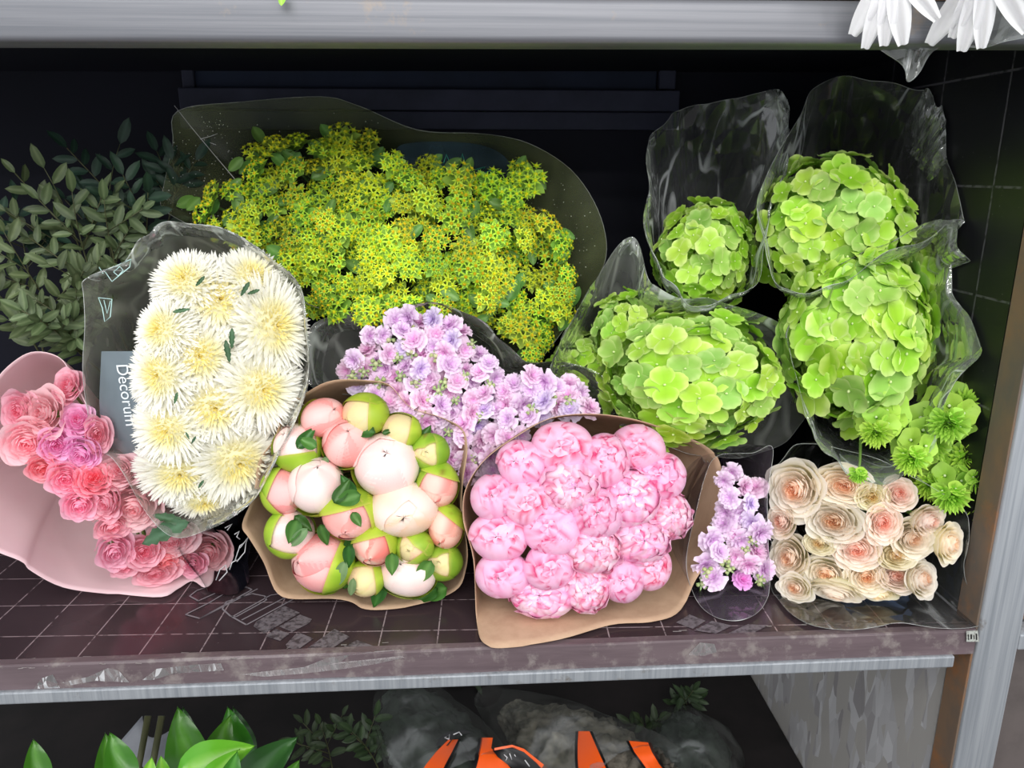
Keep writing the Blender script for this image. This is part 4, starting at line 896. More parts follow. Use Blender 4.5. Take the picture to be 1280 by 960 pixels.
for k, (x, y, sz, tx, ty, lab) in enumerate(BELL):
    P = at(x, y, .86+(.02 if k in (1, 2) else 0)+(.03 if k > 8 else 0)); s = px2m(sz*(1.35 if k != 7 else 1), P); ax = ((CAM-P).normalized()*.75+RT*tx+UP*ty*1.2+Vector((0, -.2, 0))).normalized()
    M = frame(P, ax, 0, s); t = thing('bells_of_ireland', lab, 'flower', M, 'bells of ireland spikes'); o = link('tip_tuft', tuft_me, t); o.scale = (.72, .72, .8); o.location = (0, 0, -.1)
    for w in range(4 if k != 7 else 1):
        for j in range(5):
            a = j*2*pi/5+w*.6+rnd.uniform(-.2, .2); tl = .75+.12*w
            d = Vector((cos(a)*sin(tl), sin(a)*sin(tl), cos(tl))); q = Vector((0, 0, 1)).rotation_difference(d).to_matrix().to_4x4(); f = .30+.13*w+rnd.uniform(-.04, .06)
            o = link('bell', cup_me[rnd.randrange(3)], t); o.matrix_local = Matrix.Translation(Vector((0, 0, -.25-.62*w))+d*(.55+.12*w)) @ q @ Matrix.Rotation(rnd.uniform(0, 6), 4, 'Z') @ Matrix.Diagonal((f, f, f, 1))
    mb = MB(); mb.tube([(0, 0, 0), (0, 0, -1.2), (-.1, .05, -3), (-.4, .6, -7)], [.06, .08, .1, .11], 6); build('stem', mb, MAT['stem_green'], t)

# ================================================================== BUPLEURUM
def umbel_parts(seed, yel):
    r = random.Random(seed); A = MB(); B = MB()
    g1, g2 = hx('#b2de30'), hx('#d8f250'); y1, y2 = hx('#f0ee30'), hx('#f8cc20')
    for k in range(6):
        a = k*2*pi/6+r.uniform(-.2, .2); ca, sa = cos(a), sin(a); L = r.uniform(.8, 1.1)
        A.grid(lambda u, v, ca=ca, sa=sa, L=L: Vector((ca*(.1+L*v) - sa*(u-.5)*.62*sin(pi*min(1, .12+v*.88))**.8, sa*(.1+L*v) + ca*(u-.5)*.62*sin(pi*min(1, .12+v*.88))**.8, .10*v-.15+.15*abs(u-.5))), 3, 5, lambda u, v: mixc(hx('#8fbc3c'), hx('#b8dc60'), v))
    spots = [(0, 0)] + [(.42, k*2*pi/6+r.uniform(-.2, .2)) for k in range(6)] + [(.78, k*2*pi/9+.3+r.uniform(-.2, .2)) for k in range(9)]
    for (rad, a) in spots:
        c = Vector((rad*cos(a), rad*sin(a), .50-.42*rad**2+r.uniform(-.06, .06))); ax = Vector((c.x*.9, c.y*.9, .9)).normalized()
        q = Vector((0, 0, 1)).rotation_difference(ax).to_matrix().to_4x4(); T = Matrix.Translation(c) @ q
        for k in range(6):
            b = k*2*pi/6+r.uniform(-.2, .2); cb, sb = cos(b), sin(b); L = r.uniform(.26, .40)
            A.grid(lambda u, v, T=T, cb=cb, sb=sb, L=L: T @ Vector((cb*L*v-sb*(u-.5)*.20*(1-v*.98), sb*L*v+cb*(u-.5)*.20*(1-v*.98), .05+.10*v)), 1, 2, lambda u, v: mixc(g1, g2, v))
        for k in range(6):
            b = k*2*pi/6; p = T @ Vector((.075*cos(b), .075*sin(b), .13)); B.ball(p, .042, mixc(y1, y2, r.random()*yel), 5, 3)
        B.ball(T @ Vector((0, 0, .16)), .06, mixc(y1, y2, .6*yel), 5, 3)
        A.tube([Vector((0, 0, -.3)), c], .018, 3, hx('#86a84a'))
    return A.mesh('bracts', MAT['bupl']), B.mesh('florets', MAT['bupl'])
umb = [umbel_parts(k, y) for k, y in enumerate((.3, .5, .9, .15))]
OUT = [(250, 272), (262, 242), (300, 228), (318, 205), (328, 176), (350, 172), (372, 182), (400, 196), (408, 168), (430, 165), (444, 178), (470, 190), (500, 212), (530, 200), (560, 222), (600, 228), (640, 232), (652, 250), (690, 280), (716, 320), (722, 370), (704, 400), (664, 446), (640, 420), (600, 396), (540, 386), (500, 390), (400, 392), (370, 355), (320, 305), (270, 292)]
def inside(x, y, poly):
    c = False; n = len(poly)
    for i in range(n):
        x1, y1 = poly[i]; x2, y2 = poly[(i+1) % n]
        if (y1 > y) != (y2 > y) and x < (x2-x1)*(y-y1)/(y2-y1)+x1: c = not c
    return c
rnd = random.Random(31); pts = [(650, 216), (660, 226), (345, 182), (427, 176), (458, 180), (258, 266)]
tries = 0
while tries < 9000:
    tries += 1; x, y = rnd.uniform(245, 725), rnd.uniform(160, 450)
    if not inside(x, y, OUT): continue
    if all((x-a)**2+(y-b)**2 > 20.5**2 for a, b in pts): pts.append((x, y))
bqb = Bq(500, 320, 1.06, (0.0, 0.26, -0.10))
NS = 46; cent = [pts[i] for i in rnd.sample(range(len(pts)), NS)]
for it in range(8):
    cl = [[] for _ in cent]
    for p in pts: cl[min(range(len(cent)), key=lambda k: (p[0]-cent[k][0])**2+(p[1]-cent[k][1])**2)].append(p)
    cent = [(sum(q[0] for q in c)/len(c), sum(q[1] for q in c)/len(c)) if c else cent[k] for k, c in enumerate(cl)]
bleaf = leaf_mb(1, .34, .2, hx('#5f8f3e'), hx('#86b35c')).mesh('leaf', MAT['leaf'])
order = sorted(range(NS), key=lambda k: cent[k][0]+0.1*cent[k][1])
def where_b(c):
    x, y = c
    h = 'left end' if x < 330 else 'left half' if x < 440 else 'middle' if x < 550 else 'right half' if x < 650 else 'right end'
    v = 'top' if y < 235 else 'upper' if y < 285 else 'middle height' if y < 340 else 'bottom'
    return h, v
cnt = {}
for k in order:
    if not cl[k]: continue
    c = cent[k]; C = bqb.pt(c[0], c[1], -.05); M = frame(C, face(C, bqb, (0, 0), .5), 0, 1.0)
    h, v = where_b(c); key = (h, v)
    cnt[key] = cnt.get(key, 0)+1
    lab = 'yellow-green bupleurum sprig at %s of bunch, %s%s' % (h, v + (' level' if v == 'upper' else ' rim' if v in ('top', 'bottom') else ''), '' if cnt[key] == 1 else ', %s from left' % ['', 'second', 'third', 'fourth', 'fifth', 'sixth', 'seventh', 'eighth'][cnt[key]-1])
    t = thing('bupleurum_sprig', lab, 'flower', M, 'yellow-green bupleurum sprigs')
    inv = M.inverted()
    for (x, y) in cl[k]:
        P = bqb.pt(x, y, rnd.uniform(-.04, .02)); s = px2m(rnd.uniform(16, 24), P); U = frame(P, face(P, bqb, (rnd.uniform(-.5, .5), rnd.uniform(-.3, .5)), .35), rnd.uniform(0, 6), s)
        vi = rnd.choice((0, 1, 3)) if y < 260 and x > 360 or x < 330 else rnd.choice((0, 1, 2, 2, 1))
        A, B = umb[vi]; o = link('umbel', A, t); o.matrix_local = inv @ U; o2 = link('florets', B, o)
        mb = MB(); mb.tube([inv @ (P-bqb.axis(P)*s*.3), inv @ C.lerp(P, .5), Vector((0, 0, 0))], .0011, 4); build('pedicel', mb, MAT['stem_green'], t)
    for j in range(3):
        P = bqb.pt(c[0]+rnd.uniform(-20, 20), c[1]+rnd.uniform(-14, 14), rnd.uniform(-.035, -.005)); loose_leaf(t, P, rnd.uniform(0, 360), px2m(rnd.uniform(20, 32), P), bleaf, M)
    add_stem(t, M, C, bqb.N, .0018)
bs, bsf = sleeve('flower_sleeve', bqb, [(205, 262), (203, 232), (214, 180), (221, 138), (300, 126), (400, 120), (450, 134), (520, 164), (600, 168), (660, 180), (712, 212), (745, 262), (758, 312), (745, 352), (700, 420), (662, 456), (625, 440), (560, 400), (470, 392), (385, 380), (330, 320), (260, 292)],
       'film_olive', 'large dull film sheet fanned behind the yellow-green bupleurum', 'flower sleeve', amp=.005, freq=6, seed=51, dr=-.02, group='clear flower sleeves')
# blue-grey printed oval on that film
mb = MB(); OV = spline([(495, 190), (505, 180), (550, 177), (600, 181), (630, 195), (640, 215), (625, 232), (580, 225), (520, 215), (500, 205)], 30)
P = [bqb.pt(x, y, -.030) for x, y in OV]; cc = sum(P, Vector())/len(P); mb.v = [tuple(cc)]+[tuple(p) for p in P]; mb.c = [(1, 1, 1, 1)]*31
for i in range(30): mb.f.append((0, 1+i, 1+(i+1) % 30)); mb.m.append(0)
build('printed_oval', mb, MAT['film_label_dim'], bs)
mb = MB(); marks(mb, [[(553, 208), (558, 193), (564, 208), (572, 212), (578, 192), (584, 214)], [(594, 212), (606, 209), (600, 218), (616, 212)]], .0011, bqb, -.026); build('printed_marks', mb, MAT['teal_print'], bs)
mb = MB(); marks(mb, [[(218, 132), (240, 160), (270, 196), (297, 228)], [(250, 174), (264, 170), (272, 167)], [(262, 178), (270, 181)]], .0005, bqb, -.01); build('crease', mb, MAT['white_print'], bs)
mb = MB(); rr = random.Random(3)
for k in range(260):
    x, y = (rr.uniform(206, 290), rr.uniform(150, 280)) if k < 130 else (rr.uniform(660, 750), rr.uniform(200, 350))
    if k > 215: x, y = rr.uniform(250, 480), rr.uniform(135, 220)
    if inside(x, y, [(206, 262), (221, 142), (300, 130), (450, 140), (600, 172), (700, 206), (742, 262), (752, 312), (742, 350), (640, 400), (300, 290)]): mb.ball(bqb.pt(x, y, -.02), rr.uniform(.0003, .0008), None, 4, 3)
build('droplets', mb, MAT['white_print'], bs, kind='stuff')

# ================================================================== LILAC STOCK
def stockf_mb(seed, c1, c2, c3):
    r = random.Random(seed); mb = MB()
    for li, (n, L, up) in enumerate(((5, 1.0, .08), (5, .78, .35), (5, .55, .7), (4, .32, 1.05))):
        for k in range(n):
            a = k*2*pi/n+li*.6+r.uniform(-.25, .25); ph = r.uniform(0, 9); ca, sa = cos(a), sin(a); ww = r.uniform(.42, .58)*(L+.15)
            def fn(u, v, ca=ca, sa=sa, ph=ph, L=L, up=up, ww=ww):
                x = u*2-1; w = ww*(.18+.82*v**.8); rr_ = L*v*(1-.12*x*x)+.04*sin(x*8+ph)*v
                z = up*L*v + .10*sin(x*6+ph)*v*v + .04*li - .15*v*v*(1 if li < 1 else 0)
                rad = rr_*cos(up*.5); return Vector((ca*rad-sa*x*w, sa*rad+ca*x*w, z))
            mb.grid(fn, 7, 4, lambda u, v, ph=ph, li=li: mixc(mixc(c2, c1, sm(.1, .8, v)+.3*N3(u*3, v*2, ph)), c3, .45*(1-v)+.12*li))
    return mb
stf = [stockf_mb(1, hx('#f8e6f8'), hx('#ebc4ec'), hx('#d8a0da')).mesh('floret', MAT['stock']), stockf_mb(2, hx('#fae4f4'), hx('#f0c6e6'), hx('#e296d2')).mesh('floret', MAT['stock']), stockf_mb(3, hx('#f4e8fa'), hx('#e0c8f0'), hx('#caa8e0')).mesh('floret', MAT['stock']), stockf_mb(4, hx('#f2b4f2'), hx('#e68ce6'), hx('#de62be')).mesh('floret', MAT['stock'])]
bdm = MB()
for (p, q) in (((0, 0, 0), .5), ((.6, .2, -.1), .4), ((-.45, .5, -.15), .36), ((.1, -.6, -.1), .42)): bdm.ball(p, (q*.7, q*.7, q), hx('#b9c98a') if q < .45 else hx('#cfd6a4'), 8, 6)
for k in range(5):
    a = k*1.3; bdm.grid(lambda u, v, a=a: Vector((cos(a)*v-sin(a)*(u-.5)*.3*sin(pi*min(1, v+.05)), sin(a)*v+cos(a)*(u-.5)*.3*sin(pi*min(1, v+.05)), -.2+.3*v)), 2, 4, hx('#9cb57c'))
bud_clu = bdm.mesh('bud_cluster', MAT['leaf'])
def stock_bunch(spots, budspots, ncl, bqs, labs, group, size=(13, 18), seed=1, bright=()):
    r = random.Random(seed); ce = [spots[i] for i in r.sample(range(len(spots)), ncl)]
    for it in range(8):
        c_ = [[] for _ in ce]
        for p in spots: c_[min(range(ncl), key=lambda k: (p[0]-ce[k][0])**2+(p[1]-ce[k][1])**2)].append(p)
        ce = [(sum(q[0] for q in c)/len(c), sum(q[1] for q in c)/len(c)) if c else ce[k] for k, c in enumerate(c_)]
    idx = sorted(range(ncl), key=lambda k: ce[k][0])
    bc = [[] for _ in ce]
    for p in budspots: bc[min(range(ncl), key=lambda k: (p[0]-ce[k][0])**2+(p[1]-ce[k][1])**2)].append(p)
    for q, k in enumerate(idx):
        C = bqs.pt(ce[k][0], ce[k][1], -.04); M = frame(C, face(C, bqs, (0, 0), .4), 0, 1.0); inv = M.inverted()
        t = thing('stock_stem', labs[q], 'flower', M, group)
        for (x, y) in c_[k]:
            P = bqs.pt(x, y, r.uniform(-.014, .012)); s = px2m(r.uniform(*size), P)
            o = link('floret', stf[3] if (x, y) in bright else stf[r.choice((0, 0, 1, 1, 2))], t); o.matrix_local = inv @ frame(P, face(P, bqs, (r.uniform(-.9, .9), r.uniform(-.7, .9)), .4), r.uniform(0, 6), s)
        for (x, y) in bc[k]:
            P = bqs.pt(x, y, .008); s = px2m(r.uniform(7, 10), P); o = link('bud_cluster', bud_clu, t); o.matrix_local = inv @ frame(P, face(P, bqs, (r.uniform(-.4, .4), r.uniform(-.2, .4)), .5), r.uniform(0, 6), s)
            mb = MB(); mb.tube([inv @ P, inv @ bqs.pt(x+r.uniform(-14, 14), y+14, -.02)], .0014, 5); build('side_shoot', mb, MAT['stem_green'], t)
        add_stem(t, M, C, bqs.N, .0025)
def poisson(poly, d, seed, init=()):
    r = random.Random(seed); P = list(init); xs = [p[0] for p in poly]; ys = [p[1] for p in poly]
    for _ in range(5000):
        x, y = r.uniform(min(xs), max(xs)), r.uniform(min(ys), max(ys))
        if inside(x, y, poly) and all((x-a)**2+(y-b)**2 > d*d for a, b in P): P.append((x, y))
    return P
SO = [(432, 450), (468, 408), (505, 394), (545, 398), (575, 405), (598, 440), (625, 465), (625, 500), (640, 560), (610, 600), (575, 590), (545, 560), (520, 530), (480, 500), (435, 478)]
s1 = poisson(SO, 15, 3)
bqs = Bq(540, 490, 0.965, (0.0, 0.26, -0.07)); BQ_ST = bqs
stock_bunch(s1, [(497, 447), (515, 440), (462, 490), (475, 478), (535, 500), (548, 488), (570, 500), (556, 478), (590, 430), (455, 465), (515, 412), (580, 470), (530, 515), (450, 450), (440, 470), (500, 470), (520, 478), (508, 425), (545, 445), (612, 480), (600, 520), (560, 540), (590, 575), (486, 425), (470, 455)], 7, bqs,
  ['lilac stock stem at the far left of the middle bunch', 'lilac stock stem with green buds, second from the left in middle bunch', 'pale lilac stock stem at the top of the middle bunch', 'lilac stock stem in the heart of the middle bunch', 'lilac stock stem low between the two brown papers', 'pale lilac stock stem above the gap of the papers', 'lilac stock stem touching the film seam, right end of main cluster'], 'lilac stock in the middle', seed=5, bright=())
s2 = poisson([(630, 480), (660, 468), (700, 475), (735, 490), (740, 510), (700, 518), (670, 528), (640, 560), (615, 590), (612, 560), (625, 520)], 15, 4)
bqs = Bq(670, 515, 0.955, (0.0, 0.26, -0.08))
stock_bunch(s2, [(690, 500), (665, 512), (712, 500), (640, 530)], 3, bqs, ['lilac stock stem right of the film seam over the peony paper', 'lilac stock stem behind the peak of the peony paper', 'faint lilac stock stem under film next to the hydrangea'], 'lilac stock in the middle', seed=6)
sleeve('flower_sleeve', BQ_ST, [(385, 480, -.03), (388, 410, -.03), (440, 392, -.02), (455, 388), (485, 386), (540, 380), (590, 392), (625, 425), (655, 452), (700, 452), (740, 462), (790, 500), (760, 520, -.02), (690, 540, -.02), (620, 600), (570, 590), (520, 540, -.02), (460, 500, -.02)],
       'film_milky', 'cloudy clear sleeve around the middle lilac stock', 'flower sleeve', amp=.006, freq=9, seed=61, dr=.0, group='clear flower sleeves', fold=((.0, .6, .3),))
# stock in the gap at right
s3 = [(925, 643), (905, 655), (940, 652), (918, 668), (938, 630), (912, 622), (900, 690), (920, 695), (928, 725), (882, 705), (892, 722), (945, 690), (955, 712), (935, 705), (950, 665), (905, 600), (930, 608), (915, 590), (890, 675), (945, 610), (908, 640), (925, 675)]
bqs = Bq(922, 665, 0.895, (0.0, 0.26, -0.05))
stock_bunch(s3, [(940, 675), (905, 700), (885, 715), (950, 725), (878, 730), (912, 712), (932, 688)], 3, bqs, ['lilac stock stem nearest the tan peony paper in the right gap', 'lilac stock stem with one bright mauve bloom at its foot', 'lilac stock stem against the cream roses sleeve'], 'lilac stock beside the cream roses', size=(13, 19), seed=8, bright=((928, 725),))
film_mat('film_violet', 0.10, tint=(0.93, 0.9, 0.95), hazec=(0.6, 0.5, 0.65), rough=0.1, refl=1.3, bump=0.5, scale=14)
sleeve('flower_sleeve', bqs, [(880, 600), (900, 570), (940, 565), (965, 560), (960, 620), (962, 700), (955, 755), (930, 775), (895, 772), (868, 745), (862, 690)],
       'film_violet', 'clear sleeve around the lilac stock between peonies and cream roses', 'flower sleeve', amp=.004, freq=6, seed=63, dr=.012, group='clear flower sleeves')
# black printed film under the chrysanthemums
bk = Bq(290, 690, 0.95, (-0.10, 0.2, -0.0))
o, _ = sleeve('flower_sleeve', bk, [(225, 650, -.04), (300, 640, -.03), (312, 655, -.02), (312, 690, -.01), (312, 720), (298, 742), (270, 742), (250, 725, -.01), (225, 690, -.03)], 'black_film', 'glossy black printed film under the chrysanthemum sleeve', 'flower sleeve', amp=.004, freq=5, seed=71, dr=-.0)
mb = MB(); marks(mb, [[(294, 700), (300, 682), (308, 676), (306, 690), (296, 702)], [(300, 685), (310, 672), (307, 680)], [(270, 725), (275, 712), (282, 706), (284, 715), (274, 726)], [(287, 712), (290, 703), (296, 700)], [(281, 660), (290, 655), (284, 663)], [(293, 668), (299, 664), (296, 671), (300, 674)]], .0008, bk, .012); build('printed_marks', mb, MAT['white_print'], o)

# ================================================================== DARK FOLIAGE (left)
def branch(P0, P1, bend, label, n=11, ls=.03, seed=0, cols=('#39512f', '#5c7550'), group='dark leafy branches on the left'):
    r = random.Random(seed); P0, P1 = Vector(P0), Vector(P1); L = (P1-P0).length; mid = (P0+P1)/2+Vector(bend)
    def c(t): return P0*(1-t)**2+mid*2*t*(1-t)+P1*t*t
    t = thing('leafy_branch', label, 'foliage', Matrix.Translation(P0), group); mb = MB()
    mb.tube([c(k/10)-P0 for k in range(11)], [.0016*(1-.7*k/10) for k in range(11)], 5, hx('#4f5236')); build('stem', mb, MAT['dark_leaf'], t)
    mb = MB()
    subs = [(lambda s_: c(s_), 1.0, n)]
    for k in range(4):
        t0 = r.uniform(.25, .75); A = c(t0); d = (c(t0+.05)-A).normalized(); side = (RT*r.choice((-1, 1))*.7+UP*r.uniform(-.4, .8)+d*.8).normalized(); B = A+side*L*r.uniform(.25, .4)
        mb2 = MB(); mb2.tube([A-P0, (A+B)/2-P0, B-P0], .0008, 4, hx('#4f5236')); build('twig', mb2, MAT['dark_leaf'], t)
        subs.append((lambda s_, A=A, B=B: A.lerp(B, s_), .9, 7))
    for fn_, sc, nn in subs:
        for k in range(nn):
            s_ = .22+.78*k/(nn-1); Q = fn_(min(1, s_)); d = (fn_(min(1, s_))-fn_(min(1, s_)-.06)).normalized()
            z = ((CAM-Q).normalized()+Vector((r.uniform(-.7, .7), r.uniform(-.3, .3), r.uniform(-.2, .9)))).normalized()
            sd = d.cross(z).normalized()*(1 if k % 2 else -1)
            y = (sd*.9+d*.7).normalized() if k < nn-1 else d
            x = y.cross(z).normalized(); z = x.cross(y); ll = ls*sc*r.uniform(.9, 1.35)
            lf = leaf_mb(1, .25, r.uniform(0, .3), hx(cols[0]), hx(cols[1]), .08, 5); tt = r.uniform(.7, 1.15)
            mb.add(lf, Matrix.Translation(Q-P0) @ Matrix((x, y, z)).transposed().to_4x4() @ Matrix.Diagonal((ll, ll, ll, 1)), (tt, tt, tt))
    build('leaves', mb, MAT['dark_leaf'], t)
BR = [((120, 430, 1.20), (55, 210, 1.08), 'long dark branch rising at the far left, tallest of the left ones'), ((150, 380, 1.2), (150, 180, 1.18), 'dim branch standing behind film at the upper right of the foliage'), ((190, 330, 1.22), (215, 200, 1.2), 'dim branch against the olive film edge'),
      ((150, 440, 1.15), (90, 240, 1.06), 'reddish-stemmed branch arching through the middle of the foliage'), ((110, 450, 1.15), (5, 290, 1.05), 'branch reaching out of frame at the left'), ((130, 470, 1.12), (10, 400, 1.03), 'low drooping branch at the left above pink paper'),
      ((160, 440, 1.12), (60, 330, 1.0), 'branch with broad grey-green leaves in front of the others'), ((170, 420, 1.15), (130, 250, 1.08), 'branch beside the corner of the chrysanthemum sleeve'), ((120, 460, 1.08), (50, 400, 1.0), 'short leafy branch just above the pink paper fold'),
      ((60, 460, 1.14), (-10, 360, 1.06), 'lowest leftmost branch cut by the frame'), ((180, 360, 1.2), (185, 240, 1.1), 'small branch behind the peak of the chrysanthemum sleeve'), ((110, 470, 1.1), (95, 360, 1.02), 'upright short branch near the sleeve corner'), ((60, 470, 1.2), (20, 250, 1.12), 'faint rear branch at the left edge')]
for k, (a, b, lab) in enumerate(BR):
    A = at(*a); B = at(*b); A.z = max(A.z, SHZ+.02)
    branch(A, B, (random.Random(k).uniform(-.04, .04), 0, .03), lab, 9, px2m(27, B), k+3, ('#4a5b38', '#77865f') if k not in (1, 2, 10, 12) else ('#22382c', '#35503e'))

# ================================================================== WHITE DAISIES (top right)
def daisy(cx, cy, Y, R, lab, angs, seed):
    P = at(cx, cy, Y); M = frame(P, (CAM-P).normalized()+UP*-.1, 0, px2m(R, P)); r = random.Random(seed)
    t = thing('daisy', lab, 'flower', M, 'white daisies over the top rail')
    for a in angs:
        a_ = radians(a); L = r.uniform(.88, 1.08); w = r.uniform(.13, .17)
        mb = MB(); mb.grid(lambda u, v: Vector((cos(a_)*(.16+L*v)-sin(a_)*(u-.5)*2*w*sin(pi*min(.93, .15+v*.80))**.55, sin(a_)*(.16+L*v)+cos(a_)*(u-.5)*2*w*sin(pi*min(.93, .15+v*.80))**.55, -.12*v*v+.04*cos(u*9))), 6, 9, hx('#fafafc'))
        build('petal', mb, MAT['mum'], t)
    mb = MB(); mb.ball((0, 0, 0), (.22, .22, .1), hx('#d9c13a'), 16, 8); build('flower_centre', mb, MAT['mum'], t)
    mb = MB(); mb.tube([(0, 0, -.05), (0, .3, -.6), (0, 1.4, -1.2)], .035, 6); build('stem', mb, MAT['stem_green'], t)
daisy(1118, -46, .75, 86, 'white daisy hanging at the top right, left one of the pair', [-116, -103, -90, -77, -50, -20, 10, 50, 90, 130, 170], 1)
daisy(1236, -50, .75, 90, 'white daisy at the top right corner of the frame', [-120, -108, -98, -86, -58, -35, -10, 20, 60, 100, 140, 180], 2)
dq = Bq(1160, 0, .77, (0.05, .22, .10))
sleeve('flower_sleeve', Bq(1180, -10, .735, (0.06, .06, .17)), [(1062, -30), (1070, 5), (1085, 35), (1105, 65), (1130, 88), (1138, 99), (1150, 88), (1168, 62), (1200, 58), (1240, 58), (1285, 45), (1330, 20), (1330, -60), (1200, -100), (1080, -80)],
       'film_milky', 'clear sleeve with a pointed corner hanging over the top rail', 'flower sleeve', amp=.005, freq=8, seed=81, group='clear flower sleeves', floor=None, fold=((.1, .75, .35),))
lf = leaf_mb(1, .3, .1, hx('#9ccf3c'), hx('#c2e36c')); t = build('fallen_leaf', lf, MAT['leaf']); P = at(352, -14, .79); t.matrix_world = Matrix.Translation(P) @ Matrix((RT, -UP, -FW*-1)).transposed().to_4x4() @ Matrix.Diagonal((px2m(22, P),)*3+(1,)); tag(t, 'tiny lime leaf tip poking over the top rail', 'leaf')

# ================================================================== LOWER LEVEL
# glossy green leaf bunch
big = [leaf_mb(1, .34, .18, hx(a), hx(b), .14, 14, 0, .8, 1).mesh('leaf', MAT['gloss_leaf'] if 'gloss_leaf' in MAT else petal_mat('gloss_leaf', .15, .28, .5, .01, .12)) for a, b in (('#35701c', '#5a9a30'), ('#56a424', '#93cc48'), ('#254c1e', '#3f6c34'))]
P0 = at(250, 1010, .92); M0 = Matrix.Translation(P0)
t = thing('leafy_bunch', 'bunch of glossy bright green leaves on the lower shelf at left', 'foliage', M0)
for (x, y, Y, ang, L, vi) in ((160, 985, .93, 108, 72, 0), (205, 990, .90, 95, 44, 1), (240, 985, .95, 100, 100, 0), (232, 975, 1.0, 92, 88, 2), (262, 965, .98, 70, 72, 0), (225, 965, .91, 20, 95, 1), (255, 985, .88, 48, 62, 1), (300, 970, 1.0, 100, 85, 0), (305, 960, 1.06, 100, 75, 2), (300, 985, .95, 42, 92, 2), (330, 990, .97, 80, 40, 0), (345, 1000, 1.0, 60, 55, 0), (180, 1000, .87, 80, 52, 1), (280, 1000, .86, 75, 60, 0), (270, 985, 1.05, 85, 80, 2)):
    P = at(x, y, Y); loose_leaf(t, P, ang, px2m(L, P), big[vi], M0)
mb = MB(); inv = M0.inverted()
for x in (185, 202, 240, 260, 300): mb.tube([inv @ at(x, 895 if x < 210 else 960, 1.08), inv @ at(x-12, 960, 1.04), inv @ at(230, 1040, 1.0)], .0055, 7)
build('stems', mb, MAT['stem_dark'], t)
for (x, y, lab) in ((50, 985, 'single pointed leaf at the bottom left corner'), (142, 990, 'single pointed green leaf right of the corner one')):
    P = at(x, y, .95); t = thing('leaf_tip', lab, 'foliage', Matrix.Translation(P)); loose_leaf(t, P, 98, px2m(72 if x > 100 else 60, P), big[0], Matrix.Translation(P))
    mb = MB(); mb.tube([(0, 0, 0), (0, .01, -.12), (0, .03, -.3)], .002, 5); build('stem', mb, MAT['stem_dark'], t)
# ghostly grey sleeve behind it
def bundle(A, B, prof, name, mat, lab, cat, seed, amp=.12, squash=.7, n=48, m=30, group=None):
    A, B = Vector(A), Vector(B); ax = (B-A); L = ax.length; ax.normalize(); e2 = (Vector((0, 0, 1))-ax*ax.z).normalized(); e1 = ax.cross(e2)
    sp101 = spline([(p,) for p in prof], 101, False)
    def fn(u, v, k=1.0):
        a = u*2*pi; R = sp101[int(round(v*100))][0]
        R *= 1+amp*(N3(cos(a)*1.5+seed, sin(a)*1.5, v*4)+.6*N3(cos(a)*5, sin(a)*5+seed, v*3))
        return A+ax*L*v+(e1*cos(a)+e2*sin(a)*squash)*R*k
    mb = MB(); mb.grid(lambda u, v: fn(u, v), n, m, closed=True); o = build(name, mb, MAT[mat]); tag(o, lab, cat, group)
    return o, fn
A = at(520, 885, 1.20); B = at(585, 1010, .90)
plain('packed_heads', '#8b8478', 0.7, n_scale=30, n_hex='#4d4a42', n_lo=.4, n_hi=.6, bump=.8)
plain('packed_green', '#38423a', 0.7, n_scale=22, n_hex='#1f2622', n_lo=.4, n_hi=.6, bump=.8)
o1, f1 = bundle(at(500, 870, 1.28), at(590, 1000, .92), [.05, .07, .085, .09, .09, .085], 'wrapped_bunch', 'film_dark', 'film-wrapped dim bunch with orange and black print, lower shelf left of centre', 'flower bunch', 1, .16)
o2, f2 = bundle(at(610, 870, 1.30), at(790, 1010, .90), [.03, .055, .085, .11, .12, .12], 'wrapped_bunch', 'film_dark', 'film-wrapped pale bunch with two orange bands, lower shelf centre', 'flower bunch', 2, .12, group=None)
def inner(parent, A, B, prof, mat, seed):
    A, B = Vector(A), Vector(B); ax = (B-A).normalized(); L = (B-A).length; e2 = (Vector((0, 0, 1))-ax*ax.z).normalized(); e1 = ax.cross(e2); mb = MB(); sp101 = spline([(p,) for p in prof], 101, False)
    def fn(u, v):
        a = u*2*pi; R = sp101[int(round(v*100))][0]*(1+.25*N3(cos(a)*4+seed, sin(a)*4, v*9)+.12*N3(cos(a)*14+seed, sin(a)*14, v*30)); return A+ax*L*v+(e1*cos(a)+e2*sin(a)*.7)*R
    mb.grid(fn, 90, 60, closed=True); return build('packed_flowers', mb, MAT[mat], parent)
inner(o1, at(500, 872, 1.28), at(590, 1000, .93), [.035, .055, .065, .07, .07, .065], 'packed_green', 4)
inner(o2, at(640, 890, 1.20), at(790, 1010, .92), [.03, .05, .08, .095, .10, .10], 'packed_heads', 7)
def band(parent, pts, Y, mat, name='printed_band', off=0):
    """print lying on the front of a bunch: polygon traced on its skin"""
    mb = MB(); P = [surf(x, y) for x, y in pts]; c = sum(P, Vector())/len(P); k = len(P)
    mb.v = [tuple(c)]+[tuple(p) for p in P]; mb.c = [(1, 1, 1, 1)]*(k+1)
    for i in range(k): mb.f.append((0, 1+i, 1+(i+1) % k)); mb.m.append(0)
    return build(name, mb, MAT[mat], parent, smooth=False)
def hit(fn, x, y, lift=.002):
    """first crossing of the ray with a bunch skin"""
    d = ray(x, y).normalized(); best = None
    for i in range(0, 49):
        for j in range(0, 41):
            p = fn(i/48, j/40); q = p-CAM; t_ = q.dot(d); e_ = (q-d*t_).length - .0
            if best is None or e_+(t_*.25) < best[0]: best = (e_+t_*.25, t_)
    return CAM+d*(best[1]-lift)
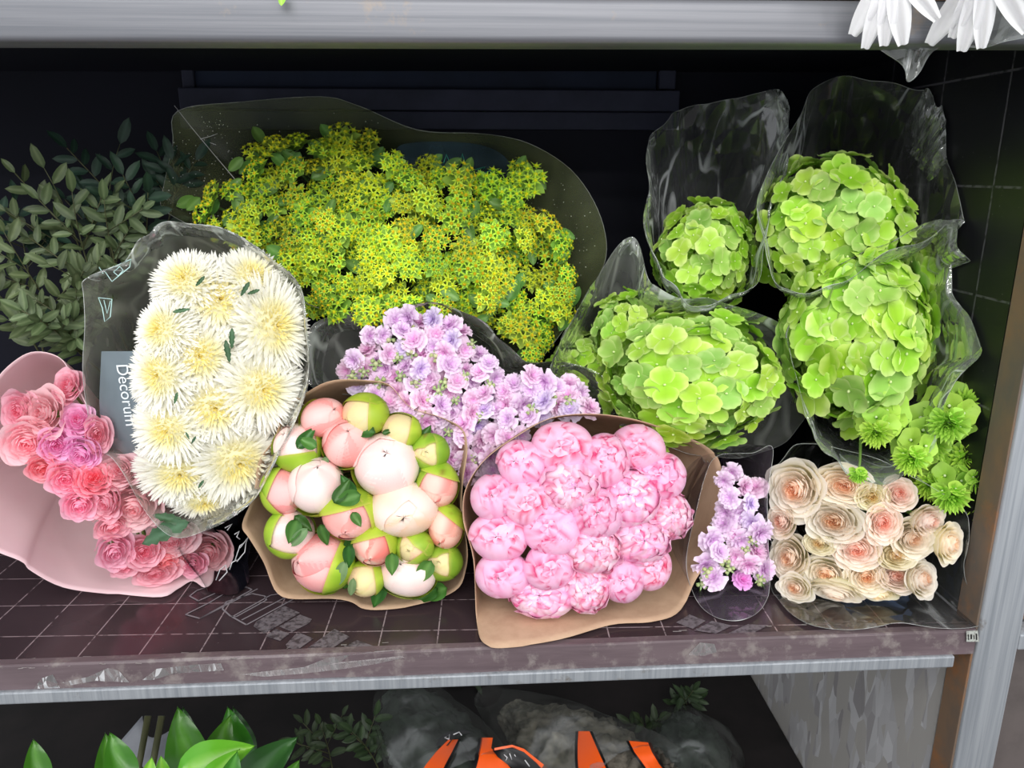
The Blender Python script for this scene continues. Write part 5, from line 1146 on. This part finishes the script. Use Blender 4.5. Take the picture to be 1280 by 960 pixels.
def strip_on(parent, fn, left, right, mat, name='printed_band', lift=.003):
    L = [hit(fn, x, y, lift) for x, y in left]; R = [hit(fn, x, y, lift) for x, y in right]
    mb = MB(); n = len(L)-1
    mb.grid(lambda u, v: L[int(round(v*n))].lerp(R[int(round(v*n))], u), 3, n); return build(name, mb, MAT[mat], parent)
strip_on(o1, f1, [(560, 925), (545, 940), (533, 955), (520, 975)], [(575, 924), (566, 940), (558, 955), (548, 975)], 'orange_print')
strip_on(o1, f1, [(573, 924), (565, 940), (557, 955), (547, 975)], [(576, 924), (569, 940), (561, 955), (551, 975)], 'black_print', 'band_outline', .004)
strip_on(o1, f1, [(602, 922), (600, 935), (597, 950), (590, 975)], [(616, 922), (614, 935), (630, 950), (650, 975)], 'orange_print')
strip_on(o1, f1, [(599, 922), (596, 935), (593, 950), (586, 975)], [(603, 922), (601, 935), (598, 950), (591, 975)], 'black_print', 'band_outline', .004)
strip_on(o1, f1, [(616, 938), (622, 946), (640, 960), (650, 975)], [(642, 934), (655, 940), (672, 955), (685, 975)], 'black_print', 'printed_panel', .004)
strip_on(o1, f1, [(618, 935), (640, 931), (655, 936), (680, 956)], [(618, 938), (640, 934), (655, 940), (677, 960)], 'orange_print', 'band_outline', .005)
strip_on(o1, f1, [(545, 932), (550, 922), (560, 915), (580, 912)], [(560, 932), (566, 924), (577, 918), (592, 916)], 'black_print', 'printed_panel', .004)
mb = MB()
for pts in ([(630, 943), (634, 947), (632, 951)], [(637, 942), (640, 950)], [(643, 943), (648, 953), (645, 956)], [(650, 944), (654, 956)], [(556, 922), (562, 918), (561, 924), (556, 922)], [(567, 918), (574, 915), (577, 919)], [(636, 955), (642, 958)], [(656, 950), (662, 958)]):
    mb.tube([hit(f1, x, y, .007) for x, y in pts], .0009, 4)
build('printed_marks', mb, MAT['white_print'], o1)
for l, r_ in (([(723, 914), (722, 930), (722, 948), (724, 975)], [(737, 914), (744, 930), (752, 948), (764, 975)]), ([(786, 926), (793, 940), (804, 955), (818, 975)], [(810, 928), (815, 940), (824, 955), (840, 975)])):
    strip_on(o2, f2, l, r_, 'orange_print'); w = 3.5
    strip_on(o2, f2, [(x-w, y) for x, y in l], [(x, y) for x, y in l], 'black_print', 'band_outline', .004); strip_on(o2, f2, [(x, y) for x, y in r_], [(x+w, y) for x, y in r_], 'black_print', 'band_outline', .004)
o3, f3 = bundle(at(850, 900, 1.35), at(880, 1000, 1.1), [.05, .08, .09, .08, .05], 'wrapped_bunch', 'film_dark', 'dim green film-wrapped bunch against the rough side board', 'flower bunch', 5, .2); inner(o3, at(850, 900, 1.35), at(880, 1000, 1.1), [.03, .06, .07, .06, .04], 'packed_green', 9)
# dim foliage at the rear of the lower level
for k, (a, b, lab) in enumerate((((420, 1000, 1.25), (400, 905, 1.2), 'dim feathery branch between leaf bunch and printed bunch'), ((480, 980, 1.2), (440, 915, 1.15), 'dim branch touching the printed bunch'), ((560, 880, 1.5), (600, 850, 1.45), 'dim leafy stem just under the shelf at centre'), ((820, 960, 1.35), (800, 900, 1.3), 'dim leafy stem behind the orange-banded bunch'), ((860, 900, 1.4), (850, 870, 1.35), 'dim leafy stem at the top of the right hand green bunch'))):
    A = at(*a); branch(A, at(*b), (.01, 0, .02), lab, 8, .03, 40+k, ('#2c3d24', '#46583a'), 'dim stems at the back of the lower shelf')
# pale grey paper cone leaning behind the leaf bunch
cq = Bq(150, 960, 1.15, (-.1, .25, -.25))
mb = MB(); A = at(100, 985, 1.12); B = at(178, 895, 1.22); C_ = at(230, 900, 1.2); D = at(240, 985, 1.1)
mb.grid(lambda u, v: A.lerp(D, u).lerp(B.lerp(C_, u), v)+Vector((0, -.05*sin(pi*u), 0)), 12, 8); o = build('paper_sheet', mb, MAT['grey_plastic']); solid(o, .001); tag(o, 'grey paper sheet curved behind the glossy leaves on lower shelf', 'paper sheet')
